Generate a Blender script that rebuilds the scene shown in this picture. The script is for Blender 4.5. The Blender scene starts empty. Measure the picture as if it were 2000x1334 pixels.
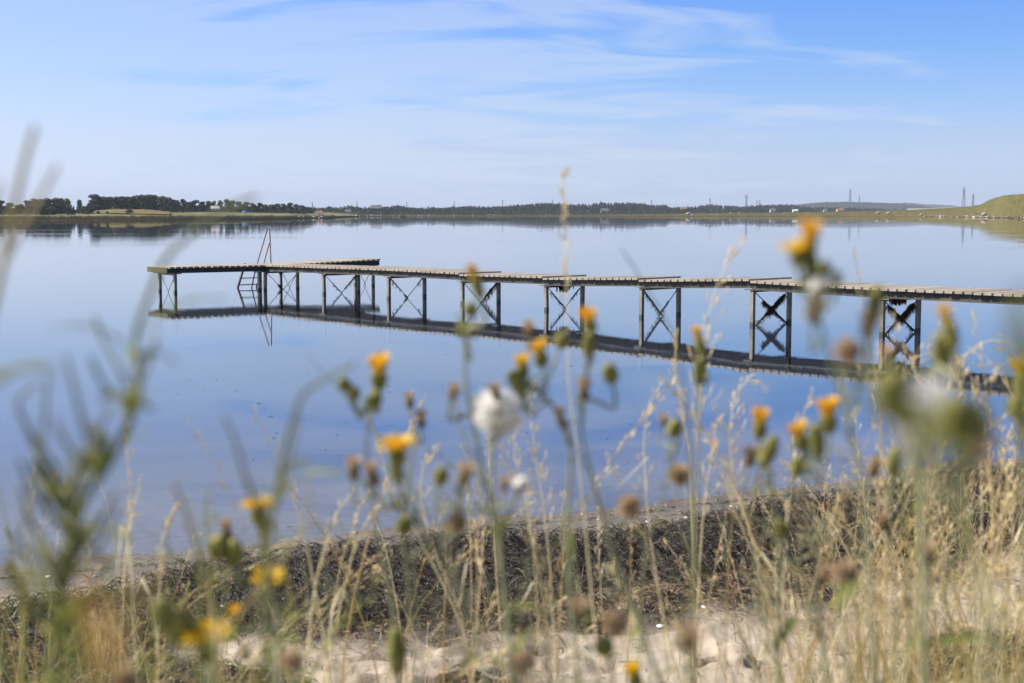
import bpy, math, random
import numpy as np
from mathutils import Vector, Matrix, Quaternion
PI = math.pi
rng = np.random.default_rng(7)
random.seed(7)
S = bpy.context.scene
C = S.collection

# ------------------------------------------------------------------ camera
CAM_H = 2.5
F = 2778.0                       # focal length in pixels of a 2000 px wide frame
PITCH = math.radians(5.13)
cd = bpy.data.cameras.new('camera'); cam = bpy.data.objects.new('camera', cd); C.objects.link(cam)
cam.location = (0, 0, CAM_H); cam.rotation_euler = (PI/2 - PITCH, 0, 0)
cd.sensor_width = 36; cd.lens = 50.0; cd.clip_start = 0.05; cd.clip_end = 60000
cd.dof.use_dof = True; cd.dof.focus_distance = 38.0; cd.dof.aperture_fstop = 4.6
S.camera = cam

# ------------------------------------------------------------------ sky and sun
SUN_EL, SUN_ROT = math.radians(37), math.radians(-80)
world = bpy.data.worlds.new("World"); S.world = world; world.use_nodes = True
SKY_STRENGTH = 0.1
def build_world():
    nt = world.node_tree; nt.nodes.clear(); N = nt.nodes.new; L = nt.links.new
    out = N('ShaderNodeOutputWorld'); bg = N('ShaderNodeBackground'); bg.inputs[1].default_value = SKY_STRENGTH
    sky = N('ShaderNodeTexSky'); sky.sky_type = 'NISHITA'; sky.sun_disc = False
    sky.sun_elevation = SUN_EL; sky.sun_rotation = SUN_ROT; sky.air_density = 1.0; sky.dust_density = 0.6; sky.ozone_density = 2.5
    tc = N('ShaderNodeTexCoord'); sep = N('ShaderNodeSeparateXYZ'); L(tc.outputs['Generated'], sep.inputs[0])
    def M(op, a, b=None, clamp=False):
        n = N('ShaderNodeMath'); n.operation = op; n.use_clamp = clamp
        for i, v in enumerate((a, b)):
            if v is None: continue
            if isinstance(v, (int, float)): n.inputs[i].default_value = v
            else: L(v, n.inputs[i])
        return n.outputs[0]
    X, Y, Z = sep.outputs
    def ramp(v, pts):
        r = N('ShaderNodeValToRGB'); e = r.color_ramp.elements
        while len(e) < len(pts): e.new(0.5)
        for el, (p, c) in zip(e, pts):
            el.position = p; el.color = c if len(c) == 4 else (*c, 1)
        L(v, r.inputs[0]); return r.outputs[0]
    zc = M('MAXIMUM', Z, 0.0)
    # grade of the clear sky with elevation (pale at the horizon, saturated blue above)
    tint = ramp(zc, SKY_TINT)
    mul = N('ShaderNodeMixRGB'); mul.blend_type = 'MULTIPLY'; mul.inputs[0].default_value = 1
    L(sky.outputs[0], mul.inputs[1]); L(tint, mul.inputs[2])
    # cirrus on a plane overhead
    den = M('ADD', zc, 0.2)
    u = M('DIVIDE', X, den); v = M('DIVIDE', Y, den)
    cmb = N('ShaderNodeCombineXYZ'); L(u, cmb.inputs[0]); L(v, cmb.inputs[1])
    mp = N('ShaderNodeMapping'); mp.inputs['Rotation'].default_value = (0, 0, math.radians(20)); mp.inputs['Scale'].default_value = (1.5, 3.6, 1)
    mp.inputs['Location'].default_value = (3.3, 0.7, 0)
    L(cmb.outputs[0], mp.inputs[0])
    nz = N('ShaderNodeTexNoise'); nz.inputs['Scale'].default_value = 1.15; nz.inputs['Detail'].default_value = 9
    nz.inputs['Roughness'].default_value = 0.55; nz.inputs['Distortion'].default_value = 0.9; L(mp.outputs[0], nz.inputs[0])
    nb = N('ShaderNodeTexNoise'); nb.inputs['Scale'].default_value = 0.42; nb.inputs['Detail'].default_value = 3; L(cmb.outputs[0], nb.inputs[0])
    left = M('MULTIPLY', X, -0.75)
    cov = M('ADD', 0.0, M('ADD', M('ADD', M('MULTIPLY', nz.outputs[0], 1.35), M('MULTIPLY', nb.outputs[0], 0.45)), left))
    mask = ramp(cov, [(0.0, (0, 0, 0)), (0.76, (0, 0, 0)), (0.93, (0.28, 0.28, 0.28)), (1.0, (0.40, 0.40, 0.40))])
    mix = N('ShaderNodeMixRGB'); L(mask, mix.inputs[0]); L(mul.outputs[0], mix.inputs[1]); mix.inputs[2].default_value = (*CLOUD, 1)
    L(mix.outputs[0], bg.inputs[0]); L(bg.outputs[0], out.inputs[0])
SKY_TINT = [(0.0, (0.70, 0.86, 1.56)), (0.015, (0.70, 0.86, 1.50)), (0.045, (0.70, 0.77, 1.18)), (0.115, (0.455, 0.665, 1.10)), (0.148, (0.41, 0.615, 1.12)), (0.175, (0.45, 0.59, 0.92)), (0.21, (0.46, 0.545, 0.76)), (0.30, (0.40, 0.47, 0.66)), (0.45, (0.27, 0.35, 0.54)), (0.9, (0.19, 0.28, 0.5))]
CLOUD = (4.5, 4.9, 5.7)
build_world()
sl = bpy.data.lights.new('sun', 'SUN'); sun = bpy.data.objects.new('sun', sl); C.objects.link(sun)
sl.energy = 5.0; sl.angle = math.radians(0.5); sl.color = (1.0, 0.93, 0.82)
SD = Vector((math.sin(SUN_ROT)*math.cos(SUN_EL), math.cos(SUN_ROT)*math.cos(SUN_EL), math.sin(SUN_EL)))
sun.rotation_euler = SD.to_track_quat('Z', 'Y').to_euler()
S.view_settings.view_transform = 'Standard'; S.view_settings.look = 'None'; S.view_settings.gamma = 1
S.view_settings.exposure = 0.7
cy = S.cycles
cy.max_bounces = 8; cy.diffuse_bounces = 3; cy.glossy_bounces = 3; cy.transmission_bounces = 4; cy.transparent_max_bounces = 12
cy.volume_bounces = 0; cy.caustics_reflective = False; cy.caustics_refractive = False; cy.sample_clamp_indirect = 4
cy.use_denoising = True

# ------------------------------------------------------------------ helpers
cp, sp_ = math.cos(PITCH), math.sin(PITCH)
def at(px, py, Y):
    """world point seen at photo pixel (2000 x 1334) at world depth Y"""
    a, b = (px-1000)/F, (667-py)/F
    d = Vector((a, cp + b*sp_, -sp_ + b*cp))
    k = Y/d.y
    return Vector((d.x*k, Y, CAM_H + d.z*k))
def ground(px, py, z=0.0):
    a, b = (px-1000)/F, (667-py)/F
    dz = -sp_ + b*cp; k = (z-CAM_H)/dz
    return a*k, (cp+b*sp_)*k

def smooth(a, b, x):
    t = np.clip((x-a)/(b-a), 0, 1); return t*t*(3-2*t)
_lat = rng.random((256, 256))
def vnoise(x, y, f=1.0, o=0):
    x = np.asarray(x, float)*f + 17.3*o + 500; y = np.asarray(y, float)*f + 9.1*o + 500
    xi = np.floor(x).astype(int); yi = np.floor(y).astype(int); fx = x-xi; fy = y-yi
    fx = fx*fx*(3-2*fx); fy = fy*fy*(3-2*fy)
    g = lambda i, j: _lat[(i) % 256, (j) % 256]
    return (g(xi, yi)*(1-fx)+g(xi+1, yi)*fx)*(1-fy) + (g(xi, yi+1)*(1-fx)+g(xi+1, yi+1)*fx)*fy
def fbm(x, y, f=1.0, n=4, o=0):
    r = 0; a = 0.5
    for k in range(n): r = r + a*(vnoise(x, y, f*2**k, o+k)-0.5)*2; a *= 0.5
    return r

def tag(o, label=None, cat=None, group=None, kind=None):
    if label: o['label'] = label
    if cat: o['category'] = cat
    if group: o['group'] = group
    if kind: o['kind'] = kind
    return o
def empty(name, loc, label, cat, group=None):
    o = bpy.data.objects.new(name, None); C.objects.link(o); o.location = loc; o.empty_display_size = 0.1
    return tag(o, label, cat, group)
def link(name, me, parent=None):
    o = bpy.data.objects.new(name, me); C.objects.link(o)
    if parent is not None:
        o.parent = parent
    return o
def mesh_np(name, V, Fq, mat, smooth_=True):
    """V (n,3); Fq list of (array of faces with equal size)"""
    me = bpy.data.meshes.new(name)
    V = np.asarray(V, np.float32)
    groups = [np.asarray(f, np.int32) for f in (Fq if isinstance(Fq, list) else [Fq]) if len(f)]
    loops = np.concatenate([g.ravel() for g in groups]); tot = np.concatenate([np.full(len(g), g.shape[1], np.int32) for g in groups])
    start = np.concatenate([[0], np.cumsum(tot)[:-1]]).astype(np.int32)
    me.vertices.add(len(V)); me.vertices.foreach_set('co', V.ravel())
    me.loops.add(len(loops)); me.loops.foreach_set('vertex_index', loops)
    me.polygons.add(len(tot)); me.polygons.foreach_set('loop_start', start); me.polygons.foreach_set('loop_total', tot)
    me.polygons.foreach_set('use_smooth', np.full(len(tot), smooth_, bool))
    me.update(calc_edges=True); me.validate()
    if mat: me.materials.append(mat)
    return me
def tubes(P, R, sides=3):
    """P (N,K,3) polylines, R (N,K) radii -> verts, quads"""
    P = np.asarray(P, float); R = np.asarray(R, float); N, K, _ = P.shape
    T = np.gradient(P, axis=1); T /= np.linalg.norm(T, axis=2, keepdims=True)+1e-12
    up = np.zeros_like(T); up[..., 0] = 0.31; up[..., 1] = 0.95; up[..., 2] = 0.05
    A = np.cross(T, up); A /= np.linalg.norm(A, axis=2, keepdims=True)+1e-9
    B = np.cross(T, A)
    ang = np.arange(sides)*2*PI/sides
    V = P[:, :, None, :] + R[:, :, None, None]*(A[:, :, None, :]*np.cos(ang)[:, None] + B[:, :, None, :]*np.sin(ang)[:, None])
    idx = np.arange(N*K*sides).reshape(N, K, sides)
    a = idx[:, :-1, :]; b = idx[:, 1:, :]; a2 = np.roll(a, -1, 2); b2 = np.roll(b, -1, 2)
    return V.reshape(-1, 3), np.stack([a, a2, b2, b], -1).reshape(-1, 4)
def ribbons(P, W, side):
    """flat strips; P (N,K,3), W (N,K), side (N,3) width direction"""
    P = np.asarray(P, float); N, K, _ = P.shape
    V = np.stack([P - side[:, None, :]*W[..., None], P + side[:, None, :]*W[..., None]], 2)
    idx = np.arange(N*K*2).reshape(N, K, 2)
    return V.reshape(-1, 3), np.stack([idx[:, :-1, 0], idx[:, :-1, 1], idx[:, 1:, 1], idx[:, 1:, 0]], -1).reshape(-1, 4)
class MB:
    def __init__(s): s.V = []; s.Q = []; s.T = []; s.n = 0
    def add(s, V, Q, tri=False):
        V = np.asarray(V, float); Q = np.asarray(Q, int)
        s.V.append(V); (s.T if tri else s.Q).append(Q + s.n); s.n += len(V); return s
    def box(s, c, ax, h):
        """c centre, ax three axes, h half sizes"""
        c = np.array(c, float); A = np.array([np.array(a, float)/np.linalg.norm(a) for a in ax])*np.array(h)[:, None]
        sg = np.array([[i, j, k] for i in (-1, 1) for j in (-1, 1) for k in (-1, 1)], float)
        V = c + sg @ A
        return s.add(V, [[0, 1, 3, 2], [4, 6, 7, 5], [0, 4, 5, 1], [2, 3, 7, 6], [0, 2, 6, 4], [1, 5, 7, 3]])
    def bar(s, a, b, w, h, up=(0, 0, 1)):
        a = Vector(a); b = Vector(b); t = (b-a); Lh = t.length/2; t.normalize()
        sd = t.cross(Vector(up)); 
        if sd.length < 1e-4: sd = t.cross(Vector((1, 0, 0)))
        sd.normalize(); u = sd.cross(t)
        return s.box((a+b)/2, (t, sd, u), (Lh, w/2, h/2))
    def tube(s, pts, r, sides=8):
        K = len(pts); R = np.full((1, K), r) if np.isscalar(r) else np.array([r], float)
        V, Q = tubes(np.array([[tuple(p) for p in pts]]), R, sides); s.add(V, Q)
        m = s.n
        if sides == 4:
            s.Q.append(np.array([[m-4, m-3, m-2, m-1]])); s.Q.append(np.array([[m-K*4, m-K*4+3, m-K*4+2, m-K*4+1]]))
        return s
    def lathe(s, prof, n=10, mat=None):
        """prof [(r,z)]"""
        V = []; K = len(prof)
        for r, z in prof:
            for k in range(n): V.append((r*math.cos(2*PI*k/n), r*math.sin(2*PI*k/n), z))
        Q = [[i*n+k, i*n+(k+1) % n, (i+1)*n+(k+1) % n, (i+1)*n+k] for i in range(K-1) for k in range(n)]
        V = np.array(V)
        if mat is not None: V = V @ np.array(mat.to_3x3()).T + np.array(mat.to_translation())
        return s.add(V, Q)
    def mesh(s, name, mat, sm=False):
        f = []
        if s.Q: f.append(np.concatenate(s.Q))
        if s.T: f.append(np.concatenate(s.T))
        return mesh_np(name, np.concatenate(s.V), f, mat, sm)
    def build(s, name, mat, parent=None, sm=False):
        return link(name, s.mesh(name, mat, sm), parent)
def spline(pts, n=6):
    """Catmull-Rom through 3D points"""
    P = [np.array(tuple(p), float) for p in pts]
    if len(P) < 3:
        return [P[0] + (P[1]-P[0])*k/n for k in range(n+1)]
    P = [2*P[0]-P[1]] + P + [2*P[-1]-P[-2]]; out = []
    for i in range(1, len(P)-2):
        p0, p1, p2, p3 = P[i-1:i+3]
        for k in range(n):
            t = k/n
            out.append(0.5*((2*p1)+(-p0+p2)*t+(2*p0-5*p1+4*p2-p3)*t*t+(-p0+3*p1-3*p2+p3)*t**3))
    out.append(P[-2]); return out
def resample(pts, K):
    P = np.array([tuple(p) for p in pts], float)
    d = np.concatenate([[0], np.cumsum(np.linalg.norm(np.diff(P, axis=0), axis=1))])
    t = np.linspace(0, d[-1], K); return np.stack([np.interp(t, d, P[:, k]) for k in range(3)], 1)

# ------------------------------------------------------------------ materials
def new_mat(name):
    m = bpy.data.materials.new(name); m.use_nodes = True; nt = m.node_tree; nt.nodes.clear()
    return m, nt, nt.nodes.new, nt.links.new
def rampnode(N, L, v, pts):
    r = N('ShaderNodeValToRGB'); e = r.color_ramp.elements
    while len(e) < len(pts): e.new(0.5)
    for el, (p, c) in zip(e, pts): el.position = p; el.color = (*c, 1)
    L(v, r.inputs[0]); return r.outputs[0]
def mat_var(name, cols, rough=0.8, translucent=0.0, noise=None, island=True, bump=0.0, metal=0.0, spec=0.3, coord='Object'):
    """colour varies per loose piece and with a noise of the given scale"""
    m, nt, N, L = new_mat(name)
    out = N('ShaderNodeOutputMaterial'); b = N('ShaderNodeBsdfPrincipled')
    b.inputs['Roughness'].default_value = rough; b.inputs['Metallic'].default_value = metal
    b.inputs['Specular IOR Level'].default_value = spec
    g = N('ShaderNodeNewGeometry'); tc = N('ShaderNodeTexCoord')
    val = None
    if noise:
        nz = N('ShaderNodeTexNoise'); nz.inputs['Scale'].default_value = noise; nz.inputs['Detail'].default_value = 5
        nz.inputs['Roughness'].default_value = 0.65
        L(tc.outputs[coord], nz.inputs[0]); val = nz.outputs[0]
    if island:
        if val is None: val = g.outputs['Random Per Island']
        else:
            a = N('ShaderNodeMath'); a.operation = 'MULTIPLY_ADD'; L(g.outputs['Random Per Island'], a.inputs[0]); a.inputs[1].default_value = 0.6
            s = N('ShaderNodeMath'); s.operation = 'MULTIPLY_ADD'; L(val, s.inputs[0]); s.inputs[1].default_value = 1.0; s.inputs[2].default_value = -0.3
            L(s.outputs[0], a.inputs[2]); val = a.outputs[0]
    n = len(cols); lo, hi = (0.3, 0.7) if (noise and not island) else (0.05, 0.95)
    col = rampnode(N, L, val, [(lo+(hi-lo)*i/max(1, n-1), c) for i, c in enumerate(cols)])
    L(col, b.inputs['Base Color'])
    if bump and noise:
        bp = N('ShaderNodeBump'); bp.inputs['Strength'].default_value = bump; bp.inputs['Distance'].default_value = 0.01
        L(nz.outputs[0], bp.inputs['Height']); L(bp.outputs[0], b.inputs['Normal'])
    if translucent:
        t = N('ShaderNodeBsdfTranslucent'); L(col, t.inputs[0]); mx = N('ShaderNodeMixShader'); mx.inputs[0].default_value = translucent
        L(b.outputs[0], mx.inputs[1]); L(t.outputs[0], mx.inputs[2]); L(mx.outputs[0], out.inputs[0])
    else: L(b.outputs[0], out.inputs[0])
    return m
M_ = {}
M_['straw'] = mat_var('dry_straw', [(0.74, 0.54, 0.23), (0.90, 0.74, 0.41), (0.95, 0.86, 0.60), (0.82, 0.66, 0.34)], 0.45, 0.3)
M_['straw_green'] = mat_var('greenish_grass', [(0.24, 0.30, 0.06), (0.42, 0.45, 0.13), (0.60, 0.55, 0.24), (0.17, 0.24, 0.05)], 0.6, 0.4)
M_['green'] = mat_var('plant_green', [(0.12, 0.15, 0.03), (0.20, 0.23, 0.055), (0.28, 0.27, 0.10)], 0.6, 0.25, noise=30)
M_['stem'] = mat_var('stem_green', [(0.22, 0.26, 0.14), (0.32, 0.33, 0.19), (0.42, 0.38, 0.23)], 0.6, 0.15, noise=14)
M_['weed'] = mat_var('weed_green', [(0.07, 0.10, 0.06), (0.17, 0.19, 0.08), (0.38, 0.31, 0.10)], 0.6, 0.15, noise=14)
M_['weed_dry'] = mat_var('weed_dry', [(0.33, 0.24, 0.10), (0.48, 0.40, 0.18), (0.30, 0.30, 0.12)], 0.6, 0.2, noise=14)
M_['bud'] = mat_var('bud_green', [(0.10, 0.12, 0.02), (0.24, 0.26, 0.06), (0.42, 0.38, 0.14), (0.16, 0.13, 0.05)], 0.7, 0.25, noise=260)
M_['yellow'] = mat_var('petal_yellow', [(0.88, 0.62, 0.02), (0.92, 0.72, 0.03), (0.88, 0.52, 0.02)], 0.6, 0.35)
M_['orange'] = mat_var('petal_orange', [(0.84, 0.46, 0.04), (0.93, 0.68, 0.08), (0.90, 0.58, 0.06)], 0.6, 0.35)
M_['brown'] = mat_var('dried_head', [(0.10, 0.065, 0.035), (0.24, 0.17, 0.09), (0.50, 0.40, 0.25)], 0.8, 0.2, noise=220)
M_['tan'] = mat_var('tan_fluff', [(0.50, 0.36, 0.22), (0.68, 0.55, 0.38), (0.60, 0.44, 0.28)], 0.8, 0.3)
M_['white'] = mat_var('white_fluff', [(0.93, 0.92, 0.88), (0.95, 0.94, 0.92)], 0.9, 0.65, spec=0.05)
M_['wrack'] = mat_var('dry_seaweed', [(0.007, 0.006, 0.006), (0.014, 0.011, 0.009), (0.03, 0.022, 0.016), (0.055, 0.04, 0.028), (0.012, 0.010, 0.009), (0.17, 0.12, 0.075)], 0.5, 0.0, spec=0.5)
M_['wrack_pale'] = mat_var('sun_bleached_seaweed', [(0.07, 0.045, 0.03), (0.16, 0.10, 0.06), (0.30, 0.21, 0.13), (0.48, 0.38, 0.26)], 0.7)
M_['weedhang'] = mat_var('hanging_seaweed', [(0.02, 0.013, 0.006), (0.05, 0.028, 0.012), (0.13, 0.065, 0.025)], 0.7)
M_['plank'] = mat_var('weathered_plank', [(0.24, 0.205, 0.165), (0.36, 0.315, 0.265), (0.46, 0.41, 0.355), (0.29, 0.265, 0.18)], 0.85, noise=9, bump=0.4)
def darken_plank_underside(m):  # algae brown undersides, painted darker so the deck's mirrored underside reads as shade
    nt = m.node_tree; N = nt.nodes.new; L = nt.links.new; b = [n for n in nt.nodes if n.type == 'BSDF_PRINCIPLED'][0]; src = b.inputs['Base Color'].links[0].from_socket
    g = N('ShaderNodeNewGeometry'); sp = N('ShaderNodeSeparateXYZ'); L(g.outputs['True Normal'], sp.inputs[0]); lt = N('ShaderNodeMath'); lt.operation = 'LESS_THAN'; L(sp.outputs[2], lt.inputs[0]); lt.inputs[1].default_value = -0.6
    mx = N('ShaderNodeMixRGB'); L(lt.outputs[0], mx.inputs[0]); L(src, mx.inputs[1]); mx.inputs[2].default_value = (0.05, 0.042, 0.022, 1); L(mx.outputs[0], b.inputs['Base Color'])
darken_plank_underside(M_['plank'])
M_['beam'] = mat_var('beam_wood', [(0.05, 0.05, 0.046), (0.10, 0.098, 0.09)], 0.7, noise=6, island=False, bump=0.2)
M_['endboard'] = mat_var('mossy_board', [(0.075, 0.07, 0.035), (0.13, 0.12, 0.06)], 0.8, noise=5, island=False)
M_['rust'] = mat_var('rusty_tube', [(0.12, 0.06, 0.035), (0.24, 0.14, 0.09), (0.30, 0.24, 0.2)], 0.6, noise=5, island=False)
M_['darksteel'] = mat_var('dark_steel', [(0.03, 0.03, 0.028), (0.07, 0.06, 0.05)], 0.6, noise=8, island=False)
def mat_post():
    m, nt, N, L = new_mat('grey_post')
    out = N('ShaderNodeOutputMaterial'); b = N('ShaderNodeBsdfPrincipled'); L(b.outputs[0], out.inputs[0])
    g = N('ShaderNodeNewGeometry'); s = N('ShaderNodeSeparateXYZ'); L(g.outputs['Position'], s.inputs[0])
    nz = N('ShaderNodeTexNoise'); nz.inputs['Scale'].default_value = 4; nz.inputs['Detail'].default_value = 5; L(g.outputs['Position'], nz.inputs[0])
    base = rampnode(N, L, nz.outputs[0], [(0.3, (0.13, 0.125, 0.105)), (0.7, (0.31, 0.30, 0.265))])
    a = N('ShaderNodeMath'); a.operation = 'MULTIPLY_ADD'; L(nz.outputs[0], a.inputs[0]); a.inputs[1].default_value = -0.06; L(s.outputs[2], a.inputs[2])
    k = rampnode(N, L, a.outputs[0], [(0.0, (1, 1, 1)), (0.035, (1, 1, 1)), (0.06, (0, 0, 0))])     # tide stain
    mx = N('ShaderNodeMixRGB'); L(k, mx.inputs[0]); L(base, mx.inputs[1]); mx.inputs[2].default_value = (0.05, 0.055, 0.045, 1)
    L(mx.outputs[0], b.inputs['Base Color']); b.inputs['Roughness'].default_value = 0.55
    return m
M_['post'] = mat_post()
M_['conc'] = mat_var('pale_stone', [(0.35, 0.33, 0.29), (0.55, 0.52, 0.46)], 0.9, noise=0.6, island=False)
M_['whitewall'] = mat_var('white_wall', [(0.7, 0.7, 0.68), (0.78, 0.78, 0.75)], 0.8, noise=0.5, island=False)
M_['redroof'] = mat_var('red_roof', [(0.35, 0.13, 0.08), (0.42, 0.18, 0.11)], 0.8, noise=0.8, island=False)
M_['greyroof'] = mat_var('grey_roof', [(0.12, 0.12, 0.13), (0.2, 0.2, 0.2)], 0.8, noise=0.8, island=False)
M_['pane'] = mat_var('dark_pane', [(0.03, 0.04, 0.05), (0.06, 0.07, 0.08)], 0.2, noise=0.8, island=False)
M_['blue'] = mat_var('blue_cover', [(0.08, 0.25, 0.6), (0.12, 0.32, 0.7)], 0.6, noise=1, island=False)
M_['feather'] = mat_var('white_feather', [(0.8, 0.8, 0.78), (0.86, 0.86, 0.85)], 0.7, noise=2, island=False)
M_['galv'] = mat_var('galvanised_lattice', [(0.16, 0.18, 0.21), (0.22, 0.24, 0.27)], 0.7, noise=0.2, island=False)
M_['darkhull'] = mat_var('dark_hull', [(0.04, 0.04, 0.04), (0.08, 0.07, 0.06)], 0.6, noise=1, island=False)
M_['pebble'] = mat_var('pebbles_and_shells', [(0.16, 0.13, 0.11), (0.32, 0.26, 0.2), (0.46, 0.38, 0.3), (0.72, 0.68, 0.62)], 0.6)
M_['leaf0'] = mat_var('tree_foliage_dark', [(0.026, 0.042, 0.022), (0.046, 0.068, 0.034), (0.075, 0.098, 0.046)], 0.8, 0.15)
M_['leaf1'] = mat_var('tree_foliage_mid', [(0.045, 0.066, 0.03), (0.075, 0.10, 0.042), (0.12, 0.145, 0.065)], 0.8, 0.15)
M_['bark'] = mat_var('tree_bark', [(0.06, 0.05, 0.04), (0.11, 0.09, 0.07)], 0.9, noise=2, island=False)

def mat_water():
    m, nt, N, L = new_mat('calm_water')
    out = N('ShaderNodeOutputMaterial')
    g = N('ShaderNodeNewGeometry')
    def noise(scale, sx, sy, rot, detail):
        mp = N('ShaderNodeMapping'); mp.inputs['Scale'].default_value = (sx, sy, 1); mp.inputs['Rotation'].default_value = (0, 0, math.radians(rot))
        L(g.outputs['Position'], mp.inputs[0])
        n = N('ShaderNodeTexNoise'); n.inputs['Scale'].default_value = scale; n.inputs['Detail'].default_value = detail
        L(mp.outputs[0], n.inputs[0]); return n.outputs[0]
    n1 = noise(1.0, 0.35, 1.3, 6, 2)       # small ripples
    n2 = noise(0.22, 0.3, 1.0, -8, 2)      # long swell
    n4 = noise(7.0, 0.6, 1.4, 10, 2)       # fine texture
    patch = noise(0.035, 0.35, 1.3, 4, 4)  # where a breath of wind roughens the surface
    pr = rampnode(N, L, patch, [(0.42, (0.12, 0.12, 0.12)), (0.62, (1, 1, 1))])
    def mul(a, b, c=None):
        n = N('ShaderNodeMath'); n.operation = 'MULTIPLY' if c is None else 'MULTIPLY_ADD'
        for i, v in enumerate((a, b, c)):
            if v is None: continue
            if isinstance(v, (int, float)): n.inputs[i].default_value = v
            else: L(v, n.inputs[i])
        return n.outputs[0]
    fine = mul(mul(n4, 0.0008), pr)
    h = mul(n1, WAVE1, mul(n2, WAVE2, fine))
    bp = N('ShaderNodeBump'); bp.inputs['Strength'].default_value = 1.0; bp.inputs['Distance'].default_value = 1.0
    L(h, bp.inputs['Height'])
    fr = N('ShaderNodeFresnel'); fr.inputs[0].default_value = 1.62; L(bp.outputs[0], fr.inputs['Normal'])
    gl = N('ShaderNodeBsdfGlossy'); gl.inputs['Roughness'].default_value = 0.003; gl.inputs[0].default_value = (1, 1, 1, 1)
    L(bp.outputs[0], gl.inputs['Normal'])
    tr = N('ShaderNodeBsdfTransparent'); tr.inputs[0].default_value = (0.90, 0.91, 0.92, 1)
    mx = N('ShaderNodeMixShader'); 
    front = N('ShaderNodeMath'); front.operation = 'SUBTRACT'; front.inputs[0].default_value = 1.0; L(g.outputs['Backfacing'], front.inputs[1])
    L(mul(fr.outputs[0], front.outputs[0]), mx.inputs[0]); L(tr.outputs[0], mx.inputs[1]); L(gl.outputs[0], mx.inputs[2])
    L(mx.outputs[0], out.inputs[0]); return m
WAVE1, WAVE2 = 0.0008, 0.005

# ------------------------------------------------------------------ near ground
SH_PX = [(-900, 1235), (-400, 1170), (0, 1115), (200, 1092), (400, 1076), (560, 1060), (740, 1037), (980, 1011), (1120, 1004), (1265, 985),
         (1430, 963), (1510, 954), (1650, 941), (1762, 921), (1870, 909), (2000, 895), (2300, 862), (2800, 815)]
_sh = sorted(ground(a, b) for a, b in SH_PX)
SHX = np.array([-400, -60, -14] + [p[0] for p in _sh] + [30, 70, 400.]); SHY = np.array([-60, -2, 5.5] + [p[1] for p in _sh] + [24, 30, 34.])
def inland(X, Y):
    s = np.interp(X, SHX, SHY) + 0.10*fbm(X, X*0+3.3, 0.9, 3, 2)
    return (s - Y)*0.97
def zones(X, Y):
    t = inland(X, Y); nz = fbm(X, Y, 0.9, 4, 5); nz2 = fbm(X, Y, 2.5, 3, 11)
    start = np.interp(X, [-4.5, -2.6, -1.6, 0, 4], [1.7, 1.45, 0.95, 0.95, 1.0]) + 0.85*fbm(X, Y*0.6, 0.7, 2, 81) + 0.45*nz + 0.10*nz2
    end = np.interp(X, [-4.5, -2.8, -1.2, 0, 1.5, 3.5, 6], [2.4, 3.0, 3.5, 3.8, 4.0, 3.8, 4.4]) + 0.8*nz + 0.3*nz2
    w = smooth(start-0.07, start+0.07, t)*(1-smooth(end-0.25, end+0.25, t))
    # a gap of clean sand at the left, and patches low on the right and the left
    for cx, cy_, rx, ry in ((2.55, 7.0, 0.75, 0.42), (0.75, 6.15, 0.55, 0.28), (1.9, 6.0, 0.7, 0.3), (-1.35, 6.6, 0.45, 0.35), (-2.2, 6.9, 0.8, 0.35), (3.4, 8.3, 0.6, 0.3), (-0.1, 6.5, 0.25, 0.12)):
        q = ((X-cx)/rx)**2 + ((Y-cy_)/ry)**2 + 1.0*nz + 0.5*nz2
        w = np.maximum(w, (1-smooth(0.5, 1.1, q))*(t > 0.5))
    w = w*smooth(-0.62, -0.38, fbm(X, Y*1.4, 1.1, 3, 97) + 0.25*nz2)
    return t, w
_fp = [(rng.uniform(-1.6, 3.2), rng.uniform(5.9, 8.4), rng.uniform(0, PI), rng.uniform(0.05, 0.10), rng.uniform(0.12, 0.22), rng.uniform(0.02, 0.05)) for _ in range(90)]
def ground_z(X, Y, fine=True):
    X = np.asarray(X, float); Y = np.asarray(Y, float)
    t, w = zones(X, Y)
    z = np.where(t < 0, np.maximum(-1.6, 0.035*t - 0.004*np.minimum(t*t, 300)), 0)
    z = z + np.interp(t, [0, 0.5, 1.0, 2.2, 3.5, 5.5, 8], [0, 0.03, 0.055, 0.12, 0.17, 0.25, 0.35])*(t > 0)
    bank = np.interp(Y, [-30, 0.5, 1.7, 3.0, 5.0, 6.2], [1.9, 1.52, 1.45, 0.98, 0.24, 0.0])*smooth(-0.5, 2.5, t)
    z = z + bank + 0.09*fbm(X, Y, 0.55, 2, 21)*smooth(0.3, 1.6, t)*smooth(7.5, 6.0, t)
    z = z + w*(0.045 + 0.09*fbm(X, Y, 1.3, 3, 31))*smooth(0.9, 3.2, t)
    if fine:
        z = z + smooth(0.6, 1.6, t)*(1-w)*(0.016*fbm(X, Y, 5, 3, 41) + 0.007*fbm(X, Y, 18, 2, 45)) + w*0.05*fbm(X, Y, 7, 3, 51)
        for fx, fy, a, r1, r2, d in _fp:
            dx, dy = X-fx, Y-fy; u = (dx*math.cos(a)+dy*math.sin(a))/r1; v = (-dx*math.sin(a)+dy*math.cos(a))/r2
            q = u*u+v*v; z = z - d*np.exp(-q*q)*(1-0.6*w) + 0.3*d*np.exp(-(q-2.2)**2)*(1-w)
        z = z + (t < 0)*0.012*fbm(X, Y, 2.0, 3, 61)
    return z
def gz(x, y): return float(ground_z(np.array([x]), np.array([y]))[0])

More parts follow.
